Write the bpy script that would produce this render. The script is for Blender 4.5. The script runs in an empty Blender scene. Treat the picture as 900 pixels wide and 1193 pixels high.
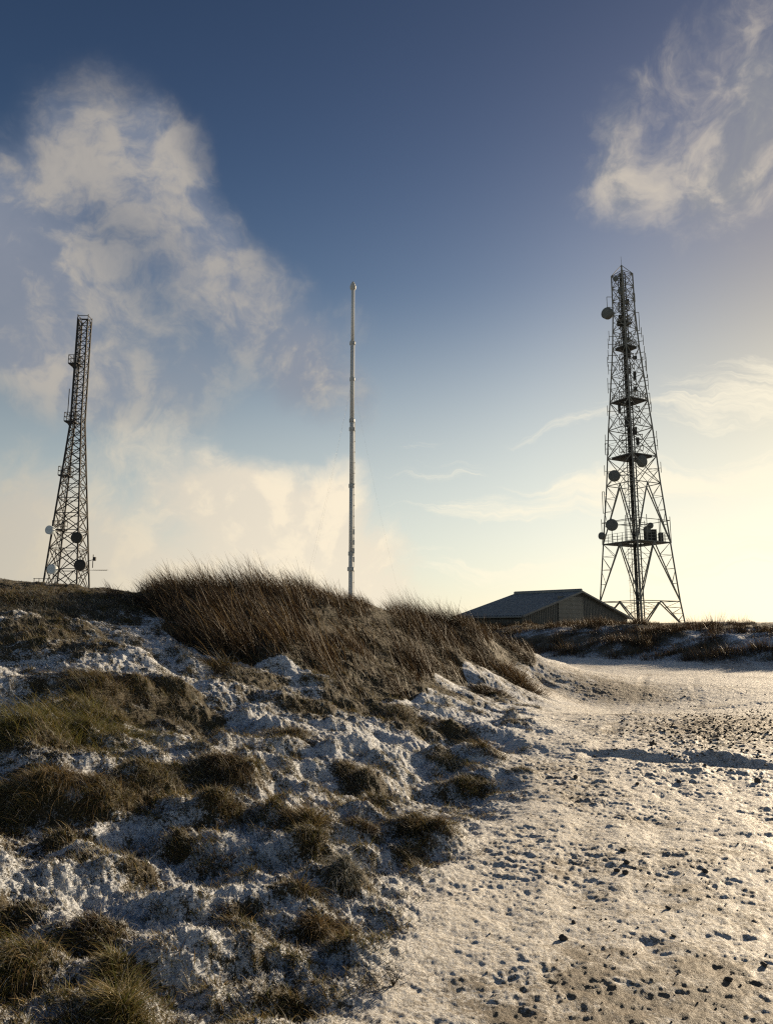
import bpy, math, random
import numpy as np

R = math.radians
random.seed(7)
rng = np.random.default_rng(7)
scene = bpy.context.scene
COL = scene.collection

# ------------------------------------------------------------------ camera
F = 861.0 / 1193.0            # focal length in picture heights
PITCH = R(9.2)
EYE = 1.6
cam_d = bpy.data.cameras.new("camera")
cam = bpy.data.objects.new("camera", cam_d)
COL.objects.link(cam)
cam.location = (0, 0, EYE)
cam.rotation_euler = (R(90) + PITCH, 0, 0)
cam_d.sensor_fit = 'VERTICAL'
cam_d.sensor_height = 36.0
cam_d.lens = F * 36.0
cam_d.clip_start = 0.05
cam_d.clip_end = 9000
scene.camera = cam


def ray(u, v):
    x = (u - 450.0) / 861.0
    y = (596.5 - v) / 861.0
    return x, math.cos(PITCH) - y * math.sin(PITCH), math.sin(PITCH) + y * math.cos(PITCH)


def at(u, v, D):
    """world point seen along a sight line at the ground distance D"""
    x, yr, zr = ray(u, v)
    return x / yr * D, D, EYE + zr / yr * D


# ------------------------------------------------------------------ noise
_perm = np.random.default_rng(11).permutation(4096)
_ang = np.random.default_rng(12).uniform(0, 2 * np.pi, 4096)
_gx, _gy = np.cos(_ang), np.sin(_ang)


def perlin(x, y, seed=0):
    xi = np.floor(x).astype(np.int64); yi = np.floor(y).astype(np.int64)
    xf = x - xi; yf = y - yi

    def g(ix, iy, dx, dy):
        h = _perm[(_perm[(ix + seed * 131) & 4095] + iy + seed * 57) & 4095]
        return _gx[h] * dx + _gy[h] * dy
    u = xf * xf * xf * (xf * (xf * 6 - 15) + 10)
    w = yf * yf * yf * (yf * (yf * 6 - 15) + 10)
    a = g(xi, yi, xf, yf); b = g(xi + 1, yi, xf - 1, yf)
    c = g(xi, yi + 1, xf, yf - 1); d = g(xi + 1, yi + 1, xf - 1, yf - 1)
    return (a + (b - a) * u + ((c + (d - c) * u) - (a + (b - a) * u)) * w) * 1.5


def billow(x, y, seed=0):
    return np.abs(perlin(x, y, seed)) * 2 - 0.45


def sstep(a, b, x):
    t = np.clip((x - a) / (b - a), 0, 1)
    return t * t * (3 - 2 * t)


# ------------------------------------------------------------------ terrain
# (u, v, D) sight-line samples of the bank, the mound and the far bank; the rest are plan points
CP = []
for u, v, D in [(0, 1193, 2.9), (0, 1000, 4.4), (0, 900, 5.8), (0, 800, 8), (0, 740, 11), (0, 683, 16),
                (75, 1193, 2.95), (75, 900, 6.1), (75, 800, 8.4), (75, 686, 16),
                (150, 1193, 3.0), (150, 1000, 4.7), (150, 900, 6.3), (150, 800, 8.8), (150, 740, 12), (150, 692, 16),
                (225, 800, 9.5), (225, 745, 12.2), (225, 692, 15.8),
                (300, 1193, 3.2), (300, 1000, 5.1), (300, 900, 7.2), (300, 800, 10.3), (300, 750, 12.5), (300, 693, 15.5),
                (375, 800, 11.6), (375, 700, 16.5),
                (450, 1193, 3.35), (450, 1000, 5.5), (450, 900, 8.2), (450, 800, 13), (450, 750, 16), (450, 707, 18.5),
                (550, 900, 8.7), (550, 800, 17), (550, 760, 20), (540, 722, 22), (595, 748, 24.5),
                (620, 802, 21.5), (622, 772, 25.8)]:
    CP.append(at(u, v, D))
for x, y, z in [(0.6, 4, 0), (2, 3.5, 0), (4, 4, 0), (1.5, 6, 0), (4, 6, 0), (7, 6, 0), (2.6, 9, 0), (5, 10, 0), (9, 10, 0),
                (5, 15, 0), (9, 16, 0), (14, 15, 0), (6.2, 22, 0), (10, 22, 0), (16, 22, 0), (22, 16, .0), (8, 30, 0), (13, 29, 0),
                (18, 28, 0.0), (8.6, 38, 0), (12.5, 36, 0), (6.8, 30, 0.1), (0, 1, 0), (1, 2, 0), (-0.8, 1.5, 0.1), (-1.6, 1, .3), (2, 0.7, 0),
                (3, 2, 0),
                (9, 44, 0.05), (13, 39, 0.05), (17, 34.2, 0.05), (22, 28, 0.05), (26, 23, .05), (4, 50, .1), (35, 12, .05),
                (10.6, 45.8, .85), (14.8, 41, .75), (18.9, 36, .8), (13.4, 49, 1.85), (17.6, 44.6, 1.72), (22, 39.4, 1.68), (27, 33.2, 1.7), (32, 28, 1.7), (8.5, 55.5, 1.9), (40, 15, 1.9),
                (20, 60, 1.7), (30, 60, 1.8), (40, 50, 1.9), (20, 90, 1.4), (35, 93, 1.5), (60, 60, 1.6), (0, 62, 1.9), (-1, 90, 1.5), (30, 150, 0), (90, 120, 0), (-20, 150, 3),
                # behind the crest of the mound
                (-10, 20, 2.9), (-7, 19, 2.6), (-3, 19, 2.2), (-0.3, 21, 1.7), (2.5, 25.5, 1.1), (5.6, 30, .3), (0, 28, .7), (-4, 28, 1.8), (3, 34, .2), (-3, 40, .9),
                (-15, 28, 3.1), (-24, 45, 4.0), (-35, 70, 5.3), (-42, 100, 6.3), (-60, 150, 6.5), (-8, 60, 2.2), (-15, 100, 3.2),
                (-18, 14, 3.0), (-12, 6, 2.4), (-6, 1, 1.4), (-50, 30, 4.5), (-90, 60, 6),
                (-3, -3, .6), (0, -3, 0), (4, -3, 0), (20, -10, 0), (-15, -12, 2.5), (60, 0, 1.5), (0, -20, 0)]:
    CP.append((x, y, z))
CP = np.array(CP)
_r = np.hypot(CP[:, 0], CP[:, 1] + 1.5)
Q = np.stack([np.arctan2(CP[:, 0], CP[:, 1] + 1.5) * 1.0, np.log(_r)], 1)


def _tps(d2):
    return np.where(d2 > 1e-12, d2 * np.log(np.maximum(d2, 1e-12)), 0)


_n = len(Q)
_K = _tps(((Q[:, None] - Q[None]) ** 2).sum(-1)) + np.eye(_n) * 0.004
_P = np.concatenate([np.ones((_n, 1)), Q], 1)
_A = np.zeros((_n + 3, _n + 3)); _A[:_n, :_n] = _K; _A[:_n, _n:] = _P; _A[_n:, :_n] = _P.T
_W = np.linalg.solve(_A, np.concatenate([CP[:, 2], np.zeros(3)]))


def base_height(x, y):
    sh = x.shape
    x = x.ravel(); y = y.ravel()
    r = np.clip(np.hypot(x, y + 1.5), 1.2, 200)
    q = np.stack([np.arctan2(x, y + 1.5), np.log(r)], 1)
    out = np.empty(len(q))
    for s in range(0, len(q), 60000):
        qq = q[s:s + 60000]
        d2 = ((qq[:, None] - Q[None]) ** 2).sum(-1)
        out[s:s + 60000] = _tps(d2) @ _W[:_n] + _W[_n] + qq @ _W[_n + 1:]
    rr = np.hypot(x, y)
    out = out * (1 - sstep(150, 600, rr)) - sstep(150, 900, rr) * 12
    return out.reshape(sh)


BY = [-50, 0, 3.35, 5.6, 8.9, 15, 22, 26, 28.5, 31, 36, 44, 60]
BX = [-6, -.9, -.12, .6, 1.6, 3.3, 5.0, 6.2, 6.0, 3, -4, -12, -20]


def bank_mask(x, y):
    """1 on the rough bank and the mound, 0 on the track"""
    bx = np.interp(y, BY, BX) + 0.35 * perlin(x * .7, y * .7, 3) * np.clip(y / 8, .5, 2)
    w = np.clip(np.hypot(x, y) * 0.08, .25, 3)
    return 1 - sstep(-w, w * .6, x - bx)


def far_bank_mask(x, y):
    nx, ny = 0.784, 0.621
    d = (x - 9) * nx + (y - 44.3) * ny + .5 * perlin(x * .25, y * .25, 5)
    return sstep(-.4, 1.5, d), d


def rut(x, y):
    """the snowed-in rut across the track and the ridge behind it"""
    # along a line (2.5,10.6) -> (5.4,8.6)
    ax, ay, bx, by = 2.3, 10.6, 5.6, 8.9
    L = math.hypot(bx - ax, by - ay); tx, ty = (bx - ax) / L, (by - ay) / L
    s = (x - ax) * tx + (y - ay) * ty
    d = (x - ax) * -ty + (y - ay) * tx + .16 * perlin(x * 1.3, y * 1.3, 21)
    env = sstep(-.3, 1.0, s) * (1 - sstep(L - .6, L + 1.5, s))
    return env * np.clip(.62 + 1.0 * perlin(x * 1.1, y * 1.1, 27), .1, 1.3) * (-.13 * np.exp(-((d + .05) / .26) ** 2) + .075 * np.exp(-((d - .42) / .24) ** 2))


def wheel_axis(y):
    return np.interp(y, [0, 2.5, 5, 9, 14, 20, 28], [1.1, 1.45, 2.0, 3.1, 5.0, 7.4, 10.5])


def wheel(x, y):
    """faint frozen wheel tracks"""
    h = 0
    for o_ in (-.78, .78):
        d = x - wheel_axis(y) - o_ + .08 * perlin(x * .7, y * .7, 44)
        h = h + (-.020 * np.exp(-(d / .13) ** 2) + .008 * np.exp(-((np.abs(d) - .22) / .07) ** 2)) * (.5 + .9 * perlin(x * .9 + o_, y * .9, 45))
    return h


def far_ridge(x, y):
    s = x - 7.2
    d = y - 18.6 - .06 * s + .2 * perlin(x * .8, y * .8, 23)
    return sstep(0, 1.2, s) * .05 * np.exp(-(d / .22) ** 2)


def detail(x, y, b, fb):
    rough = np.maximum(b, fb)
    r = np.hypot(x, y)
    fade = 1 / (1 + (r / 60) ** 2)
    # hummocks of the bank, drawn out down the slope
    a = R(-38)
    xs = x * math.cos(a) - y * math.sin(a); ys = x * math.sin(a) + y * math.cos(a)
    wx = x + .25 * perlin(x * .8, y * .8, 31); wy = y + .25 * perlin(x * .8, y * .8, 32)
    h = .20 * perlin(wx * .42, wy * .42, 1) * sstep(4, 9, r)
    h = h + .10 * perlin(wx * .9, wy * .9, 2)
    h = h + .062 * billow(xs * 1.0 + .3 * perlin(x, y, 33), ys * 2.2, 4)
    h = h + .048 * perlin(wx * 2.6, wy * 2.6, 6)
    h = h + .012 * billow(wx * 5.5, wy * 5.5, 7) + .012 * perlin(x * 8.5, y * 8.5, 18)
    h = h + .013 * perlin(wx * 13, wy * 13, 8) + .012 * perlin(x * 26, y * 26, 9) + .007 * perlin(x * 60, y * 60, 19) * (1 - sstep(4, 9, r))
    h = h + .22 * fb * perlin(x * .28, y * .28, 68)
    h = h * np.clip(1.25 - .45 * sstep(10, 16, r), 0, 2)
    # trodden, icy track
    md = .95 + .75 * sstep(-.35, .65, perlin(x * .9, y * .6, 28) + .5 * perlin(x * 2.6, y * 2.2, 29))     # trodden here, smooth there
    vx = x + .05 * perlin(x * 5, y * 5, 34); vy = y + .05 * perlin(x * 5, y * 5, 35)
    t = .040 * perlin(x * .55, y * .55, 10) + .020 * perlin(x * 1.5, y * 1.7, 12)
    t = t + md * (.012 * perlin(vx * 3.4, vy * 4.4, 13) + .0115 * perlin(vx * 7.5, vy * 10, 14) + .0088 * perlin(vx * 15, vy * 21, 15)
                  + .0060 * perlin(x * 30, y * 40, 16) + .0026 * perlin(x * 60, y * 70, 24) * (1 - sstep(4, 9, r)))
    t = t * (.50 + .35 * sstep(4.5, 11, r)) * (1 - .30 * sstep(14, 20, r))
    t = t + wheel(x, y)
    t = t + rut(x, y) + far_ridge(x, y)
    return (h * rough + t * (1 - rough) * (1 - .5 * rough)) * fade


BUMPS = []                     # (x, y, radius, rise): mounds that carry the tussocks, and hollows


G0X, G0Y, GSTEP, GNX, GNY = -14.0, 0.0, .02, 1150, 1550        # plan raster for the small mounds


def raster(items, mode):
    g = np.zeros((GNY, GNX))
    for bx, by, r, a in items:
        i0, i1 = int((by - 2.4 * r - G0Y) / GSTEP), int((by + 2.4 * r - G0Y) / GSTEP) + 2
        j0, j1 = int((bx - 2.4 * r - G0X) / GSTEP), int((bx + 2.4 * r - G0X) / GSTEP) + 2
        i0, i1, j0, j1 = max(i0, 0), min(i1, GNY), max(j0, 0), min(j1, GNX)
        if i1 <= i0 or j1 <= j0: continue
        yy = G0Y + np.arange(i0, i1)[:, None] * GSTEP; xx = G0X + np.arange(j0, j1)[None] * GSTEP
        e = a * np.exp(-((xx - bx) ** 2 + (yy - by) ** 2) / r ** 2 * 1.3)
        if mode == 'add': g[i0:i1, j0:j1] += e
        else: g[i0:i1, j0:j1] = np.maximum(g[i0:i1, j0:j1], e)
    return g


def sample(g, x, y):
    fx = (x - G0X) / GSTEP; fy = (y - G0Y) / GSTEP
    ok = (fx >= 0) & (fx < GNX - 1) & (fy >= 0) & (fy < GNY - 1)
    fx = np.clip(fx, 0, GNX - 1.001); fy = np.clip(fy, 0, GNY - 1.001)
    j = fx.astype(int); i = fy.astype(int); u = fx - j; w = fy - i
    v = (g[i, j] * (1 - u) + g[i, j + 1] * u) * (1 - w) + (g[i + 1, j] * (1 - u) + g[i + 1, j + 1] * u) * w
    return np.where(ok, v, 0)


BUMPG = np.zeros((GNY, GNX))


def bumps(x, y):
    return sample(BUMPG, x, y)


def height(x, y):
    x = np.asarray(x, float); y = np.asarray(y, float)
    b = bank_mask(x, y); fb, _ = far_bank_mask(x, y)
    return base_height(x, y) + detail(x, y, b, fb) + bumps(x, y)


def hit(u, v):
    """ground point under a sight line"""
    x, yr, zr = ray(u, v)
    D = np.exp(np.linspace(math.log(1.5), math.log(60), 900))
    X = x / yr * D; Z = EYE + zr / yr * D
    g = height(X, D)
    k = np.argmax(Z < g)
    if Z[k] >= g[k]:
        k = 700
    return X[k], D[k], g[k]


# ------------------------------------------------------------------ materials
def new_mat(name):
    m = bpy.data.materials.new(name); m.use_nodes = True
    nt = m.node_tree
    b = nt.nodes['Principled BSDF']
    return m, nt, b


def sock(nt, node, key, val):
    s = node.inputs[key]
    if isinstance(val, bpy.types.NodeSocket):
        nt.links.new(val, s)
    else:
        s.default_value = val


def mth(nt, op, a, b=0.0, c=None, clamp=False):
    n = nt.nodes.new('ShaderNodeMath'); n.operation = op; n.use_clamp = clamp
    sock(nt, n, 0, a); sock(nt, n, 1, b)
    if c is not None:
        sock(nt, n, 2, c)
    return n.outputs[0]


def mixc(nt, f, a, b):
    n = nt.nodes.new('ShaderNodeMix'); n.data_type = 'RGBA'
    sock(nt, n, 0, f); sock(nt, n, 6, a); sock(nt, n, 7, b)
    return n.outputs[2]


def smooth(nt, x, a, b, lo=0.0, hi=1.0):
    n = nt.nodes.new('ShaderNodeMapRange'); n.interpolation_type = 'SMOOTHSTEP'
    sock(nt, n, 0, x); sock(nt, n, 1, a); sock(nt, n, 2, b); sock(nt, n, 3, lo); sock(nt, n, 4, hi)
    return n.outputs[0]


def noise(nt, vec, scale, detail=4, rough=.55, lac=2.0, dist=0.0):
    n = nt.nodes.new('ShaderNodeTexNoise')
    if vec is not None:
        nt.links.new(vec, n.inputs['Vector'])
    n.inputs['Scale'].default_value = scale; n.inputs['Detail'].default_value = detail
    n.inputs['Roughness'].default_value = rough; n.inputs['Lacunarity'].default_value = lac
    n.inputs['Distortion'].default_value = dist
    return n.outputs['Fac']


def metal_mat(name, c, rough=.55, metallic=.3, vary=.25, scale=3):
    m, nt, b = new_mat(name)
    tc = nt.nodes.new('ShaderNodeTexCoord')
    n = noise(nt, tc.outputs['Object'], scale, 5)
    col = mixc(nt, n, (c[0] * (1 - vary), c[1] * (1 - vary), c[2] * (1 - vary), 1), (c[0] * (1 + vary), c[1] * (1 + vary), c[2] * (1 + vary), 1))
    nt.links.new(col, b.inputs['Base Color'])
    b.inputs['Roughness'].default_value = rough; b.inputs['Metallic'].default_value = metallic
    b.inputs['Specular IOR Level'].default_value = .2
    return m


STEEL = metal_mat('galvanised_steel', (.22, .215, .19), .7, .1)
DARKSTEEL = metal_mat('dark_painted_steel', (.04, .04, .037), .75, 0)
DISH = metal_mat('grey_radome', (.13, .135, .125), .7, 0)
BLACK = metal_mat('black_painted_steel', (.032, .032, .033), .75, 0)
PALE = metal_mat('pale_panel', (.42, .47, .5), .5, 0)
WHITE = metal_mat('white_paint', (.62, .62, .60), .8, 0, .08)
GREYPAINT = metal_mat('grey_fitting', (.42, .43, .42), .5, .1, .15)
WIRE = metal_mat('wire', (.3, .3, .28), .5, .3)


def clad_mat(name, c, axis_scale=1.0):
    """profiled steel sheet: real ribs are modelled, this adds the weathering"""
    m, nt, b = new_mat(name)
    tc = nt.nodes.new('ShaderNodeTexCoord')
    mp = nt.nodes.new('ShaderNodeMapping'); nt.links.new(tc.outputs['Object'], mp.inputs[0])
    mp.inputs['Scale'].default_value = (1, 1, .15)
    n = noise(nt, mp.outputs[0], 2.2, 6, .65)
    col = mixc(nt, smooth(nt, n, .3, .7), (c[0] * .75, c[1] * .75, c[2] * .75, 1), (c[0] * 1.2, c[1] * 1.2, c[2] * 1.2, 1))
    nt.links.new(col, b.inputs['Base Color']); b.inputs['Roughness'].default_value = .55
    return m


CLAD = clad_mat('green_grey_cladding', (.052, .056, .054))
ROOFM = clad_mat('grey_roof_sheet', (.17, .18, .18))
DOORM = clad_mat('door_sheet', (.07, .078, .075))
TRIM = metal_mat('pale_trim', (.17, .175, .17), .6, 0)


def blade_mat(name, trans=.28):
    m, nt, b = new_mat(name)
    at_ = nt.nodes.new('ShaderNodeAttribute'); at_.attribute_name = 'tint'
    nt.links.new(at_.outputs['Color'], b.inputs['Base Color'])
    b.inputs['Roughness'].default_value = .6
    b.inputs['Specular IOR Level'].default_value = .25
    tr = nt.nodes.new('ShaderNodeBsdfTranslucent'); nt.links.new(at_.outputs['Color'], tr.inputs['Color'])
    mx = nt.nodes.new('ShaderNodeMixShader'); mx.inputs[0].default_value = trans
    nt.links.new(b.outputs[0], mx.inputs[1]); nt.links.new(tr.outputs[0], mx.inputs[2])
    nt.links.new(mx.outputs[0], nt.nodes['Material Output'].inputs['Surface'])
    return m


GRASSM = blade_mat('grass_blade')


def ground_mat():
    m, nt, b = new_mat('frosted_ground')
    tc = nt.nodes.new('ShaderNodeTexCoord'); P = tc.outputs['Object']
    sn = nt.nodes.new('ShaderNodeAttribute'); sn.attribute_name = 'snow'
    tk = nt.nodes.new('ShaderNodeAttribute'); tk.attribute_name = 'track'
    geo = nt.nodes.new('ShaderNodeNewGeometry')
    sep = nt.nodes.new('ShaderNodeSeparateXYZ'); nt.links.new(geo.outputs['Normal'], sep.inputs[0])
    n1 = noise(nt, P, 9, 6, .6); n2 = noise(nt, P, 45, 5, .65); n3 = noise(nt, P, 170, 3, .6)
    v = mth(nt, 'ADD', sn.outputs['Fac'], mth(nt, 'MULTIPLY', mth(nt, 'SUBTRACT', n1, .5), 1.3))
    v = mth(nt, 'ADD', v, mth(nt, 'MULTIPLY', mth(nt, 'SUBTRACT', n2, .5), 1.3))
    v = mth(nt, 'ADD', v, mth(nt, 'MULTIPLY', mth(nt, 'SUBTRACT', n3, .5), 1.2))
    v = mth(nt, 'ADD', v, mth(nt, 'MULTIPLY', mth(nt, 'SUBTRACT', sep.outputs['Z'], .8), .6))
    sw = mth(nt, 'MULTIPLY', tk.outputs['Fac'], .15)
    snow = smooth(nt, v, mth(nt, 'SUBTRACT', .36, sw), mth(nt, 'ADD', .64, sw))
    # bare turf and soil
    turf = mixc(nt, n2, (.028, .022, .011, 1), (.10, .076, .036, 1))
    turf = mixc(nt, smooth(nt, n1, .5, .7), turf, (.045, .045, .018, 1))
    grit = mixc(nt, n2, (.07, .054, .035, 1), (.22, .165, .105, 1))
    bare = mixc(nt, tk.outputs['Fac'], turf, grit)
    w = mixc(nt, smooth(nt, n2, .3, .7), (.50, .525, .57, 1), (.77, .80, .84, 1))
    wt = mixc(nt, smooth(nt, n2, .35, .65), (.49, .45, .39, 1), (.80, .785, .75, 1))
    white = mixc(nt, tk.outputs['Fac'], w, wt)
    nt.links.new(mixc(nt, snow, bare, white), b.inputs['Base Color'])
    nt.links.new(smooth(nt, tk.outputs['Fac'], 0, 1, .75, .62), b.inputs['Roughness'])
    b.inputs['Specular IOR Level'].default_value = .3
    n4 = noise(nt, P, 70, 6, .7)
    bump = nt.nodes.new('ShaderNodeBump'); bump.inputs['Strength'].default_value = .85
    bump.inputs['Distance'].default_value = .03
    nt.links.new(mth(nt, 'ADD', n4, mth(nt, 'MULTIPLY', n3, .4)), bump.inputs['Height'])
    nt.links.new(bump.outputs[0], b.inputs['Normal'])
    return m


GROUNDM = ground_mat()


def stone_mat():
    m, nt, b = new_mat('dark_stone')
    tc = nt.nodes.new('ShaderNodeTexCoord')
    n = noise(nt, tc.outputs['Object'], 30, 5)
    nt.links.new(mixc(nt, n, (.02, .017, .014, 1), (.09, .075, .06, 1)), b.inputs['Base Color'])
    b.inputs['Roughness'].default_value = .8
    return m


STONEM = stone_mat()


# ------------------------------------------------------------------ object helpers
def tag(o, label=None, cat=None, group=None, kind=None):
    if label: o['label'] = label
    if cat: o['category'] = cat
    if group: o['group'] = group
    if kind: o['kind'] = kind
    return o


def np_mesh(name, verts, faces, mat, parent=None, smooth_=False, tint=None, **attrs):
    """verts (N,3), faces (M,k) with one k"""
    me = bpy.data.meshes.new(name)
    verts = np.asarray(verts, np.float32); faces = np.asarray(faces, np.int32)
    k = faces.shape[1]
    me.vertices.add(len(verts)); me.vertices.foreach_set('co', verts.ravel())
    me.loops.add(faces.size); me.loops.foreach_set('vertex_index', faces.ravel())
    me.polygons.add(len(faces))
    me.polygons.foreach_set('loop_start', np.arange(0, faces.size, k, dtype=np.int32))
    me.polygons.foreach_set('loop_total', np.full(len(faces), k, np.int32))
    if smooth_:
        me.polygons.foreach_set('use_smooth', np.ones(len(faces), bool))
    me.update(calc_edges=True)
    if tint is not None:
        a = me.attributes.new('tint', 'FLOAT_COLOR', 'POINT')
        c = np.ones((len(verts), 4), np.float32); c[:, :3] = tint
        a.data.foreach_set('color', c.ravel())
    for kk, vv in attrs.items():
        a = me.attributes.new(kk, 'FLOAT', 'POINT'); a.data.foreach_set('value', np.asarray(vv, np.float32).ravel())
    me.materials.append(mat)
    o = bpy.data.objects.new(name, me); COL.objects.link(o)
    if parent is not None:
        o.parent = parent
    return o


def empty(name, loc=(0, 0, 0), rz=0.0):
    o = bpy.data.objects.new(name, None); COL.objects.link(o)
    o.location = loc; o.rotation_euler = (0, 0, rz); o.empty_display_size = .3
    return o


class MB:
    """collects bars, boxes, discs into one mesh"""
    def __init__(self):
        self.v = []; self.f = []

    def poly(self, pts, faces):
        o = len(self.v)
        self.v += [tuple(p) for p in pts]; self.f += [tuple(i + o for i in f) for f in faces]

    def bar(self, a, b, w, n=4, w2=None):
        a = np.array(a, float); b = np.array(b, float); d = b - a; L = np.linalg.norm(d)
        if L < 1e-6: return
        d /= L
        up = np.array([0, 0, 1.]) if abs(d[2]) < .9 else np.array([1., 0, 0])
        s = np.cross(d, up); s /= np.linalg.norm(s); t = np.cross(s, d)
        w2 = w if w2 is None else w2
        pts = []
        for p, ww in ((a, w), (b, w2)):
            for k in range(n):
                an = 2 * math.pi * (k + .5) / n
                pts.append(p + (s * math.cos(an) + t * math.sin(an)) * ww / 2)
        fs = [(k, (k + 1) % n, n + (k + 1) % n, n + k) for k in range(n)]
        fs += [tuple(range(n - 1, -1, -1)), tuple(range(n, 2 * n))]
        self.poly(pts, fs)

    def box(self, c, s, rz=0):
        cx, cy, cz = c; sx, sy, sz = (q / 2 for q in s); ca, sa = math.cos(rz), math.sin(rz)
        pts = [(cx + x * sx * ca - y * sy * sa, cy + x * sx * sa + y * sy * ca, cz + z * sz)
               for z in (-1, 1) for x, y in ((-1, -1), (1, -1), (1, 1), (-1, 1))]
        self.poly(pts, [(3, 2, 1, 0), (4, 5, 6, 7), (0, 1, 5, 4), (1, 2, 6, 5), (2, 3, 7, 6), (3, 0, 4, 7)])

    def lathe(self, c, axis, prof, n=20):
        """prof: (distance along axis, radius)"""
        c = np.array(c, float); d = np.array(axis, float); d /= np.linalg.norm(d)
        up = np.array([0, 0, 1.]) if abs(d[2]) < .9 else np.array([1., 0, 0])
        s = np.cross(d, up); s /= np.linalg.norm(s); t = np.cross(s, d)
        pts = []
        for h, r in prof:
            for k in range(n):
                an = 2 * math.pi * k / n
                pts.append(c + d * h + (s * math.cos(an) + t * math.sin(an)) * r)
        fs = []
        for i in range(len(prof) - 1):
            fs += [(i * n + k, i * n + (k + 1) % n, (i + 1) * n + (k + 1) % n, (i + 1) * n + k) for k in range(n)]
        m = (len(prof) - 1) * n
        fs += [tuple(range(n - 1, -1, -1)), tuple(range(m, m + n))]
        self.poly(pts, fs)

    def build(self, name, mat, parent=None, smooth_=False):
        me = bpy.data.meshes.new(name); me.from_pydata([tuple(map(float, p)) for p in self.v], [], self.f); me.update()
        if smooth_:
            for p in me.polygons: p.use_smooth = len(p.vertices) == 4
        me.materials.append(mat)
        o = bpy.data.objects.new(name, me); COL.objects.link(o)
        if parent is not None: o.parent = parent
        return o


# ------------------------------------------------------------------ sky, sun
SUN_AZ, SUN_EL = R(41), R(12)
sun_d = bpy.data.lights.new("sun", 'SUN'); sun = bpy.data.objects.new("sun", sun_d); COL.objects.link(sun)
sun_d.energy = 5.0; sun_d.angle = R(.6); sun_d.color = (1.0, .80, .55)
sun.location = (60, 60, 40)
sun.rotation_euler = (R(90) - SUN_EL, 0, math.pi - SUN_AZ)

world = bpy.data.worlds.new("World"); scene.world = world; world.use_nodes = True
nt = world.node_tree
bg = nt.nodes['Background']; bg.inputs['Strength'].default_value = 0.1
sky = nt.nodes.new('ShaderNodeTexSky'); sky.sky_type = 'NISHITA'; sky.sun_disc = False
sky.sun_elevation = SUN_EL; sky.sun_rotation = SUN_AZ
sky.altitude = 500; sky.air_density = 1.0; sky.dust_density = 1.5; sky.ozone_density = 1.6
tc = nt.nodes.new('ShaderNodeTexCoord'); DIR = tc.outputs['Generated']
sp = nt.nodes.new('ShaderNodeSeparateXYZ'); nt.links.new(DIR, sp.inputs[0])
DEG = 180 / math.pi
# warp the direction a little so that the cloud outlines fray
wn = nt.nodes.new('ShaderNodeTexNoise'); nt.links.new(DIR, wn.inputs['Vector'])
wn.inputs['Scale'].default_value = 5; wn.inputs['Detail'].default_value = 5; wn.inputs['Roughness'].default_value = .55
wsub = nt.nodes.new('ShaderNodeVectorMath'); wsub.operation = 'SUBTRACT'
nt.links.new(wn.outputs['Color'], wsub.inputs[0]); wsub.inputs[1].default_value = (.5, .5, .5)
wsc = nt.nodes.new('ShaderNodeVectorMath'); wsc.operation = 'SCALE'; nt.links.new(wsub.outputs[0], wsc.inputs[0]); wsc.inputs['Scale'].default_value = .13
wadd = nt.nodes.new('ShaderNodeVectorMath'); wadd.operation = 'ADD'; nt.links.new(DIR, wadd.inputs[0]); nt.links.new(wsc.outputs[0], wadd.inputs[1])
spw = nt.nodes.new('ShaderNodeSeparateXYZ'); nt.links.new(wadd.outputs[0], spw.inputs[0])


def azel(s):
    az = mth(nt, 'MULTIPLY', mth(nt, 'ARCTAN2', s.outputs['X'], s.outputs['Y']), DEG)
    hz = mth(nt, 'SQRT', mth(nt, 'ADD', mth(nt, 'MULTIPLY', s.outputs['X'], s.outputs['X']), mth(nt, 'MULTIPLY', s.outputs['Y'], s.outputs['Y'])))
    el = mth(nt, 'MULTIPLY', mth(nt, 'ARCTAN2', s.outputs['Z'], hz), DEG)
    return az, el


AZ, EL = azel(sp)
AZW, ELW = azel(spw)


def blob(az0, el0, ra, re, rot=0.0, w=1.0, warp=True, soft=0.0):
    """soft elliptical cloud mass at an azimuth / elevation in degrees"""
    A, E = (AZW, ELW) if warp else (AZ, EL)
    da = mth(nt, 'SUBTRACT', A, az0); de = mth(nt, 'SUBTRACT', E, el0)
    c, s = math.cos(R(rot)), math.sin(R(rot))
    p = mth(nt, 'DIVIDE', mth(nt, 'ADD', mth(nt, 'MULTIPLY', da, c), mth(nt, 'MULTIPLY', de, s)), ra)
    q = mth(nt, 'DIVIDE', mth(nt, 'SUBTRACT', mth(nt, 'MULTIPLY', de, c), mth(nt, 'MULTIPLY', da, s)), re)
    d = mth(nt, 'SQRT', mth(nt, 'ADD', mth(nt, 'MULTIPLY', p, p), mth(nt, 'MULTIPLY', q, q)))
    return mth(nt, 'MULTIPLY', smooth(nt, d, soft, 1.0, 1.0, 0.0), w)


def acc(lst):
    r = lst[0]
    for x in lst[1:]:
        r = mth(nt, 'ADD', r, x)
    return r


def screen_over(a, b):          # a over b coverage
    return mth(nt, 'SUBTRACT', mth(nt, 'ADD', a, b), mth(nt, 'MULTIPLY', a, b))


def mapped(sx, sy, sz, rot=(0, 0, 0)):
    mp = nt.nodes.new('ShaderNodeMapping'); nt.links.new(wadd.outputs[0], mp.inputs[0])
    mp.inputs['Scale'].default_value = (sx, sy, sz); mp.inputs['Rotation'].default_value = rot
    return mp.outputs[0]


fb1 = noise(nt, mapped(1, 1, 1.1), 7.5, 9, .58)
fb2 = noise(nt, mapped(1, 1, 1, (.3, .2, .5)), 15, 9, .64, 2.1, 1.2)
fbm = mth(nt, 'ADD', mth(nt, 'MULTIPLY', fb1, .65), mth(nt, 'MULTIPLY', fb2, .35))


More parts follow.
